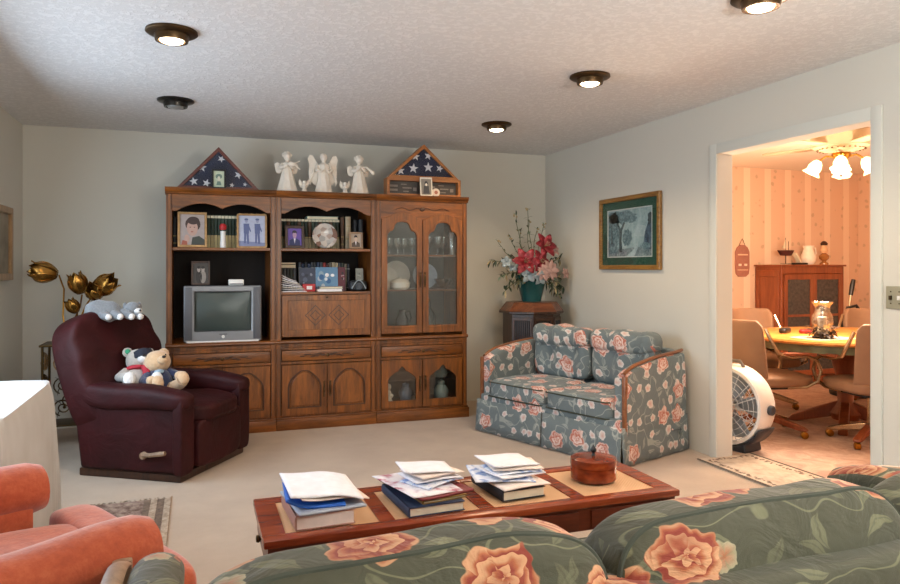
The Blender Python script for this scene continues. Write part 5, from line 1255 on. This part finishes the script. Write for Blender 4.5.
# ================================================================== dining room
t = thing('dining_table', 'oval honey-coloured wooden dining table in the next room', 'dining table', (5.06, 4.42, 0), R(10))
MB().lathe([(.001, .715), (.78, .715), (.805, .722), (.81, .735), (.80, .748), (.78, .752), (.001, .752)], 56, sx=1.0, sy=.92).build('tabletop', M['maple'], t)
MB().lathe([(.72, .655), (.74, .655), (.74, .716), (.72, .716)], 48, sy=.92).build('apron', plain('marbled_edge', '6c7458', .5, var=.35, vs=9), t)
MB().lathe([(.10, .05), (.12, .1), (.06, .2), (.07, .4), (.11, .55), (.16, .62), (.17, .70)], 24).build('pedestal', M['redwood'], t)
for k in range(4): MB().at((0, 0, 0), (0, 0, k * PI / 2 + .5)).prism([(.05, .2), (.4, .05), (.44, .0), (.36, .0), (.05, .08)], -.035, .035).build('foot', M['redwood'], t, bev=.008)
up = plain('tan_upholstery', '8c6a50', .7, var=.1, vs=6)
def dchair(label, loc, rz):
    t = thing('dining_chair', label, 'chair', loc, rz, 'tan swivel chairs round the dining table')
    MB().cush((.02, 0, .43), (.26, .255, .05), 4.5, 14).build('seat', up, t)
    MB().cush((-.0, 0, .375), (.18, .18, .012), 6, 8).build('swivel_plate', M['black'], t)
    # barrel back, curved in plan
    def bk(u, v):
        a = (u - .5) * 2.1; r_ = .285 + .03 * v; z = .44 + .46 * v + .0 * abs(a); ww = 1 - .12 * (max(0, v - .85) / .15) ** 2
        return (-r_ * math.cos(a * ww) + .03 - .05 * v, r_ * math.sin(a * ww) * .92, z)
    MB().grid(bk, 18, 10).build('backrest', up, t, solid=.05, bev=.012)
    for s_ in (-1, 1):
        pts = [(-.16, s_ * .262, .84), (-.12, s_ * .285, .74), (-.07, s_ * .29, .655), (.02, s_ * .29, .63), (.15, s_ * .29, .635), (.235, s_ * .285, .60), (.27, s_ * .28, .52), (.25, s_ * .27, .44), (.18, s_ * .24, .395), (.05, s_ * .2, .385)]
        MB().tube(pts, .014, 8).build('arm_tube', M['chrome'], t)
        MB().box(-.03, .17, s_ * .29 - .022, s_ * .29 + .022, .638, .662, .01).build('arm_pad', M['redwood'], t)
    MB().lathe([(.03, .10), (.034, .14), (.028, .2), (.026, .37)], 16).build('column', M['chrome'], t)
    for k in range(4):
        a = k * PI / 2 + .6; f = MB().at((0, 0, 0), (0, 0, a)); f.prism([(0, .14), (.06, .145), (.28, .085), (.31, .07), (.31, .055), (.26, .055), (.05, .095), (0, .095)], -.026, .026)
        o = f.build('base_arm', M['redwood'] if k % 2 else M['chrome'], t, bev=.006)
        c = MB().at((.29 * math.cos(a), .29 * math.sin(a), .027), (PI / 2, 0, a + .7)); c.lathe([(.018, -.022), (.027, -.016), (.027, .016), (.018, .022)], 14); c.build('caster', M['brass'], o)
    return t
c0 = dchair('tan swivel chair nearest the doorway jamb and the fan, left of the dining table', (4.26, 4.44, 0), R(-15))
dup(c0, (4.72, 3.90, 0), R(78), 'tan swivel chair at the right edge of the doorway, partly cut off by its casing')
dup(c0, (5.03, 5.30, 0), R(-95), 'tan swivel chair behind the dining table, in front of the red cabinet')
dup(c0, (6.0, 4.95, 0), R(-145), 'tan swivel chair at the far right side of the dining table, mostly hidden')
# on the table
TT = .7525
t = thing('hurricane_lamp', 'clear glass hurricane shade over a candle with dark leaves round it on the dining table', 'candle holder', (4.57, 4.20, TT))
MB().lathe([(.07, 0), (.075, .01), (.05, .02), (.045, .035), (.001, .036)], 24).build('base', M['bronze'], t)
MB().lathe([(.034, .036), (.034, .16), (.03, .165), (.001, .162)], 20).build('candle', M['porcelain'], t)
MB().lathe([(.045, .036), (.062, .07), (.078, .12), (.072, .17), (.052, .21), (.056, .245), (.08, .28), (.078, .28), (.053, .245), (.049, .21), (.068, .17), (.074, .12), (.058, .07), (.043, .04)], 28, caps=False).build('glass_chimney', glass('hurricane_glass', (.9, .9, .88, 1), .25), t)
m = MB(); random.seed(8)
for k in range(60): a = random.uniform(0, 6.28); leafy(m, (.06 * math.cos(a), .06 * math.sin(a), .02 + random.uniform(0, .06)), (math.cos(a), math.sin(a), rd(.8)), random.uniform(.04, .07), .013)
m.build('leaf_ring', plain('dark_foliage', '2c1c16', .6, var=.3), t)['kind'] = 'stuff'
t = thing('placemat', 'pale cloth placemat under the hurricane lamp', 'placemat', (4.60, 4.22, TT)); t.location.z = .7522
MB().cush((0, 0, .002), (.22, .16, .002), 6, 10).build('cloth', pm('c8b8a0'), t)
for o in [x for x in bpy.data.objects if x.name == 'hurricane_lamp']: o.location.z = .7575
t = thing('sunglasses_case', 'black case lying on the table left of the hurricane lamp', 'case', (4.66, 4.66, TT), .5); MB().cush((0, 0, .02), (.085, .035, .02), 3.5, 10).build('lower_shell', M['black'], t); MB().cush((0, 0, .027), (.084, .034, .018), 3.5, 10).build('lid', M['black'], t)
t = thing('red_pouch', 'small dark red pouch beside the black case on the dining table', 'pouch', (4.80, 4.58, TT)); MB().cush((0, 0, .018), (.06, .03, .018), 3, 10).build('body', pm('7c1c20'), t); MB().tube([(-.05, -.02, .032), (.05, -.02, .032)], .003, 6).build('zip', M['brass'], t)
t = thing('remote_control', 'thin dark gadget lying on the table right of the hurricane lamp', 'gadget', (4.85, 4.0, TT), .3); MB().box(-.08, .08, -.02, .02, 0, .014, .004).build('body', M['black'], t); MB().box(-.05, .05, -.01, .01, .014, .016).build('keys', M['greyplastic'], t)
# red cabinet
CBX, CBY, CBW, CBD, CBH = 6.01, 6.06, .90, .385, 1.335
t = thing('china_cabinet', 'reddish wooden cabinet with two glass doors against the wallpapered wall', 'cabinet', (CBX, CBY, 0))
RW = M['redwood']
m = MB(); m.box(0, .03, .0, CBD, 0, CBH - .02); m.box(CBW - .03, CBW, 0, CBD, 0, CBH - .02); m.box(.03, CBW - .03, CBD - .02, CBD, 0, CBH - .02); m.box(.03, CBW - .03, 0, CBD - .02, .06, .1); m.box(.03, CBW - .03, 0, .02, 1.235, CBH - .02); m.box(.03, CBW - .03, .0, .02, 0.0, .06); m.build('carcass', RW, t, bev=.003)
MB().box(-.02, CBW + .02, -.02, CBD, CBH - .02, CBH, .005).build('top', RW, t)
m = MB(); m.ring([(.03, .15), (CBD - .03, .15), (CBD - .03, 1.27), (.03, 1.27)], [(.07, .22), (CBD - .07, .22), (CBD - .07, 1.2), (.07, 1.2)], (CBD / 2, .7), -.010, .0, 'x'); m.build('side_panel', RW, t, bev=.003)
for k in range(2):
    a = .035 + k * (CBW - .07) / 2; b = a + (CBW - .07) / 2 - .004
    d = MB().ring([(a, .11), (b, .11), (b, 1.23), (a, 1.23)], [(a + .045, .17), (b - .045, .17), (b - .045, 1.17), (a + .045, 1.17)], ((a + b) / 2, .67), -.012, .008).build('door', RW, t, bev=.003)
    MB().box(a + .045, b - .045, -.008, .004, .76, .785).build('door_rail', RW, d)
    q = NT('seeded_glass_%d' % k); v = q.coord(); q.set(q.ramp(q.noise(v, 30, 4), [(.3, lin('28282a')), (.7, lin('4c4a48'))]), .2); q.b.inputs['Specular IOR Level'].default_value = .6
    MB().box(a + .044, b - .044, .0, .003, .169, 1.171).build('glass_pane', q.mat, d)
    MB().ball(((b - .02) if k == 0 else (a + .02), -.02, .7), .012, 10).build('knob', M['brass'], d)
# things on the cabinet
def onc(x, y=.12): return (CBX + x, CBY + y, CBH + .001)
t = thing('model_boat', 'small dark-hulled model boat on a stand on top of the red cabinet', 'model ship', onc(.20, .14)); m = MB().prism([(-.11, .16), (.11, .16), (.07, .10), (-.06, .10)], -.022, .022); m.build('hull', pm('3c0f10'), t, bev=.008)
m = MB(); m.cyl((0, 0, .16), (0, 0, .30), .003, 6); m.cyl((.04, 0, .16), (.04, 0, .26), .003, 6); m.build('mast', M['darkwood'], t); m = MB(); m.prism([(-.05, .18), (.0, .18), (0, .28)], -.001, .001); m.prism([(.01, .18), (.035, .18), (.01, .25)], -.001, .001); m.build('sail', M['cream'], t); m = MB(); m.box(-.05, .05, -.03, .03, 0, .012, .003); m.cyl((0, 0, .01), (0, 0, .1), .006, 8); m.build('stand', M['darkwood'], t)
t = thing('card_stand', 'dark low stand with a slanted pale card beside the model boat', 'ornament', onc(.36, .10)); MB().box(-.09, .09, -.03, .03, 0, .02, .004).build('base', M['black'], t); MB().at((0, 0, .02), (0, R(-35), 0)).box(-.01, .01, -.03, .03, 0, .13, .003).build('card', M['cream'], t)
t = thing('ceramic_pitcher', 'cream ceramic pitcher with a looped handle on the red cabinet', 'pitcher', onc(.53, .14)); MB().lathe([(.05, 0), (.075, .04), (.082, .09), (.06, .15), (.05, .18), (.062, .215), (.055, .212), (.044, .18), (.001, .1)], 20).build('body', M['porcelain'], t); MB().tube([(.052, 0, .19), (.10, 0, .19), (.115, 0, .13), (.075, 0, .07)], .008, 8).build('handle', M['porcelain'], t)
t = thing('oil_lamp', 'small oil lamp with a dark knob on top, rightmost on the red cabinet', 'lamp', onc(.74, .12)); MB().lathe([(.045, 0), (.045, .015), (.02, .04), (.05, .07), (.055, .10), (.02, .13)], 20).build('font', plain('amber_glass_font', 'a8703c', .2), t); MB().lathe([(.03, .13), (.045, .16), (.03, .2), (.026, .22)], 18).build('chimney', plain('frosted_chimney', 'e0b890', .3), t); MB().lathe([(.034, .22), (.04, .24), (.02, .265), (.001, .27)], 14).build('cap', M['darkwood'], t)
t = thing('doily', 'cream cloth runner hanging over the left end of the red cabinet top', 'runner', onc(.02, .1)); t.location.z = CBH + .0005
MB().grid(lambda u, v: (-.0 + .16 * u, -.06 + .16 * v, .002 + .004 * math.sin(u * 7) ** 2), 10, 6).build('cloth', M['cream'], t, solid=.003)
t = thing('wall_plaque', 'pinkish scrolled plaque hanging on the wallpaper left of the red cabinet', 'wall plaque', (5.83, YB - .003, 1.20))
m = MB(); o = [(-.09, .03), (-.05, 0), (.05, 0), (.09, .03), (.10, .10), (.10, .28), (.075, .33), (.03, .36), (-.03, .36), (-.075, .33), (-.10, .28), (-.10, .10)]; m.prism(o, -.015, 0); m.build('board', plain('pink_plaque', 'a06c5c', .7, var=.1, vs=30), t, bev=.004)
m = MB(); m.box(-.07, .07, -.019, -.015, .24, .255, .001); m.build('upper_band', pm('dcb89c'), t); m = MB(); m.box(-.075, .075, -.019, -.015, .07, .08, .001); m.build('lower_band', pm('dcb89c'), t)
for x in (-.04, .04): MB().box(x - .02, x + .02, -.02, -.014, .12, .145, .002).build('hook_rail', pm('e8d4c0'), t)
MB().tube([(-.05, -.005, .34), (0, -.008, .43), (.05, -.005, .34)], .003, 6).build('hanging_cord', M['bronze'], t)
# vacuum
t = thing('vacuum_cleaner', 'upright cleaner with dark grip and looped dark hose, right of the red cabinet', 'vacuum cleaner', (6.22, 5.38, 0), R(-20))
MB().box(-.15, .15, -.14, .14, 0, .11, .03).build('head', M['black'], t); MB().cush((0, .02, .36), (.09, .08, .27), 4, 12).build('body', pm('4c4a50'), t)
MB().tube([(0, .03, .55), (.02, .05, .9), (.04, .06, 1.04)], .012, 8).build('pole', M['chrome'], t); MB().tube([(.04, .06, 1.02), (.06, .065, 1.12), (.075, .07, 1.18)], [.02, .024, .02], 10).build('grip', M['black'], t)
MB().tube([(-.02, -.05, .2), (-.10, -.05, .5), (-.11, -.05, .75), (-.04, -.03, .90), (.05, -.02, .92), (.12, -.03, .82), (.13, -.03, .6), (.08, -.02, .45)], .016, 8).build('hose', M['black'], t)
# ceiling fan with lights
FX, FY = 5.07, 4.47
t = thing('ceiling_fan', 'cream ceiling fan with a lit cluster of frosted tulip shades over the dining table', 'ceiling fan', (FX, FY, ZC), R(20))
fc = plain('cream_enamel', 'b4a488', .4, var=.03)
MB().lathe([(.10, 0), (.22, 0), (.23, -.01), (.23, -.10), (.215, -.135), (.12, -.17), (.07, -.18), (.001, -.18)], 40).build('motor_housing', fc, t)
m = MB()
for k in range(26): a = k * 2 * PI / 26; m.at((.175 * math.cos(a), .175 * math.sin(a), -.152), (0, R(25), a)); m.box(-.012, .012, -.006, .006, -.002, .002)
m.build('vent_holes', M['bronze'], t)['kind'] = 'stuff'
MB().lathe([(.07, -.18), (.075, -.20), (.05, -.23), (.04, -.26), (.001, -.27)], 20).build('light_fitter', M['brass'], t)
for k in range(5):
    a = k * 2 * PI / 5 + .3
    b = MB().at((0, 0, -.12), (R(10) * 0, 0, a)); b.prism([(.20, -.05), (.32, -.06), (.62, -.065), (.66, -.04), (.66, .04), (.62, .065), (.32, .06), (.20, .05)], -.006, .006, 'z'); b.build('blade', fc, t, bev=.002)
m_sh = emit('lit_shade', 'ffdcae', 1.7)
for k in range(4):
    a = k * PI / 2 + .35; ca, sa = math.cos(a), math.sin(a)
    o = MB().tube([(.03 * ca, .03 * sa, -.22), (.11 * ca, .11 * sa, -.20), (.16 * ca, .16 * sa, -.235)], .008, 8).build('lamp_arm', M['brass'], t)
    MB().at((.165 * ca, .165 * sa, -.235), (0, R(150), a)).lathe([(.022, 0), (.04, .02), (.055, .06), (.052, .095), (.075, .125), (.072, .125), (.048, .095), (.05, .06), (.03, .02)], 20, caps=False, fn=lambda t_, j: 1 + (.1 * math.sin(t_ * 6) if j in (4, 5) else 0)).build('shade', m_sh, o)
MB().tube([(0, 0, -.26), (0, 0, -.36)], .002, 5).build('pull_chain', M['brass'], t); MB().ball((0, 0, -.37), .012, 8).build('chain_knob', M['darkwood'], t)
point('dining_fill_light', (FX - .25, FY - .35, ZC - .95), 55, (1, .72, .52), .15)  # stands in for the lit shades, set lower and off to the side
point('dining_fill_light', (FX - .5, FY - .2, ZC - 1.0), 62, (1, .72, .5), .2)  # second point added to brighten the dining room walls

# ================================================================== floor fan
t = thing('floor_fan', 'round white floor fan with a dark base standing just inside the doorway', 'fan', (3.665, 4.15, 0), R(-76))
# fan axis: local -y faces the living room's left
zc, r_ = .315, .285
MB().at((0, 0, zc), (PI / 2, 0, 0)).lathe([(r_ - .03, .085), (r_ - .008, .09), (r_, .07), (r_ + .004, 0), (r_, -.07), (r_ - .01, -.09), (r_ - .03, -.085), (r_ - .02, 0)] + [(r_ - .03, .085)], 48, caps=False).build('housing', M['white'], t)
for sgn, nm in ((1, 'front_grille'), (-1, 'rear_grille')):
    m = MB()
    for q in (.06, .10, .14, .18, .22, .25): m.at((0, -sgn * (.082), zc), (PI / 2, 0, 0)); m.tube([(q * math.cos(a * PI / 20), q * math.sin(a * PI / 20), 0) for a in range(40)], .0022, 4, True)
    for k in range(16): a = k * PI / 8; m.tube([(.045 * math.cos(a), .045 * math.sin(a), .004), (.262 * math.cos(a + .35), .262 * math.sin(a + .35), 0)], .003, 4)
    m.lathe([(.05, -.004), (.05, .006), (.001, .008)], 24); m.build(nm, pm('b8c0c8', .4), t)
m = MB()
for k in range(5):
    a0 = k * 2 * PI / 5
    m.at((0, 0, zc), (PI / 2, 0, a0 * 0)).grid(lambda u, v: ((.04 + .20 * u) * math.cos(a0 + (v - .5) * (1.0 - .2 * u)), (.04 + .20 * u) * math.sin(a0 + (v - .5) * (1 - .2 * u)), (v - .5) * .05), 8, 6)
m.build('blades', pm('8c98a4', .4), t, solid=.002)
MB().prism([(-.17, 0), (.17, 0), (.155, .07), (.10, .045), (0, .035), (-.10, .045), (-.155, .07)], -.10, .10).build('base', pm('2c3038', .5), t, bev=.012)
MB().at((0, 0, zc), (PI / 2, 0, 0)).lathe([(.2, 0)], 3) 
m = MB()
def shell(u, v):
    a = -PI / 2 + (u - .5) * 2.2; return ((r_ + .012) * math.cos(a), -.095 + .19 * v, zc + (r_ + .012) * math.sin(a))
m.grid(shell, 24, 2); m.build('lower_shroud', pm('2c3038', .5), t, solid=.01)
for s_ in (-1, 1): MB().at((s_ * (r_ + .006), 0, zc), (0, s_ * PI / 2, 0)).lathe([(.035, 0), (.035, .02), (.028, .026), (.001, .027)], 20).build('pivot_knob', pm('3a3e46', .5), t)
MB().tube([(-.09, 0, zc + r_ - .01), (-.06, 0, zc + r_ + .03), (.06, 0, zc + r_ + .03), (.09, 0, zc + r_ - .01)], .012, 8).build('carry_handle', pm('5c544c', .5), t)
cd_ = MB().tube([(3.50, 3.97, .012), (3.44, 3.95, .008), (3.40, 3.96, .008), (3.385, 4.0, .006), (3.50, 4.03, .006), (3.56, 4.04, .02)], .004, 6).build('power_cord', M['white'], None); tag(cd_, 'white power cord lying on the floor at the foot of the floor fan', 'cord')
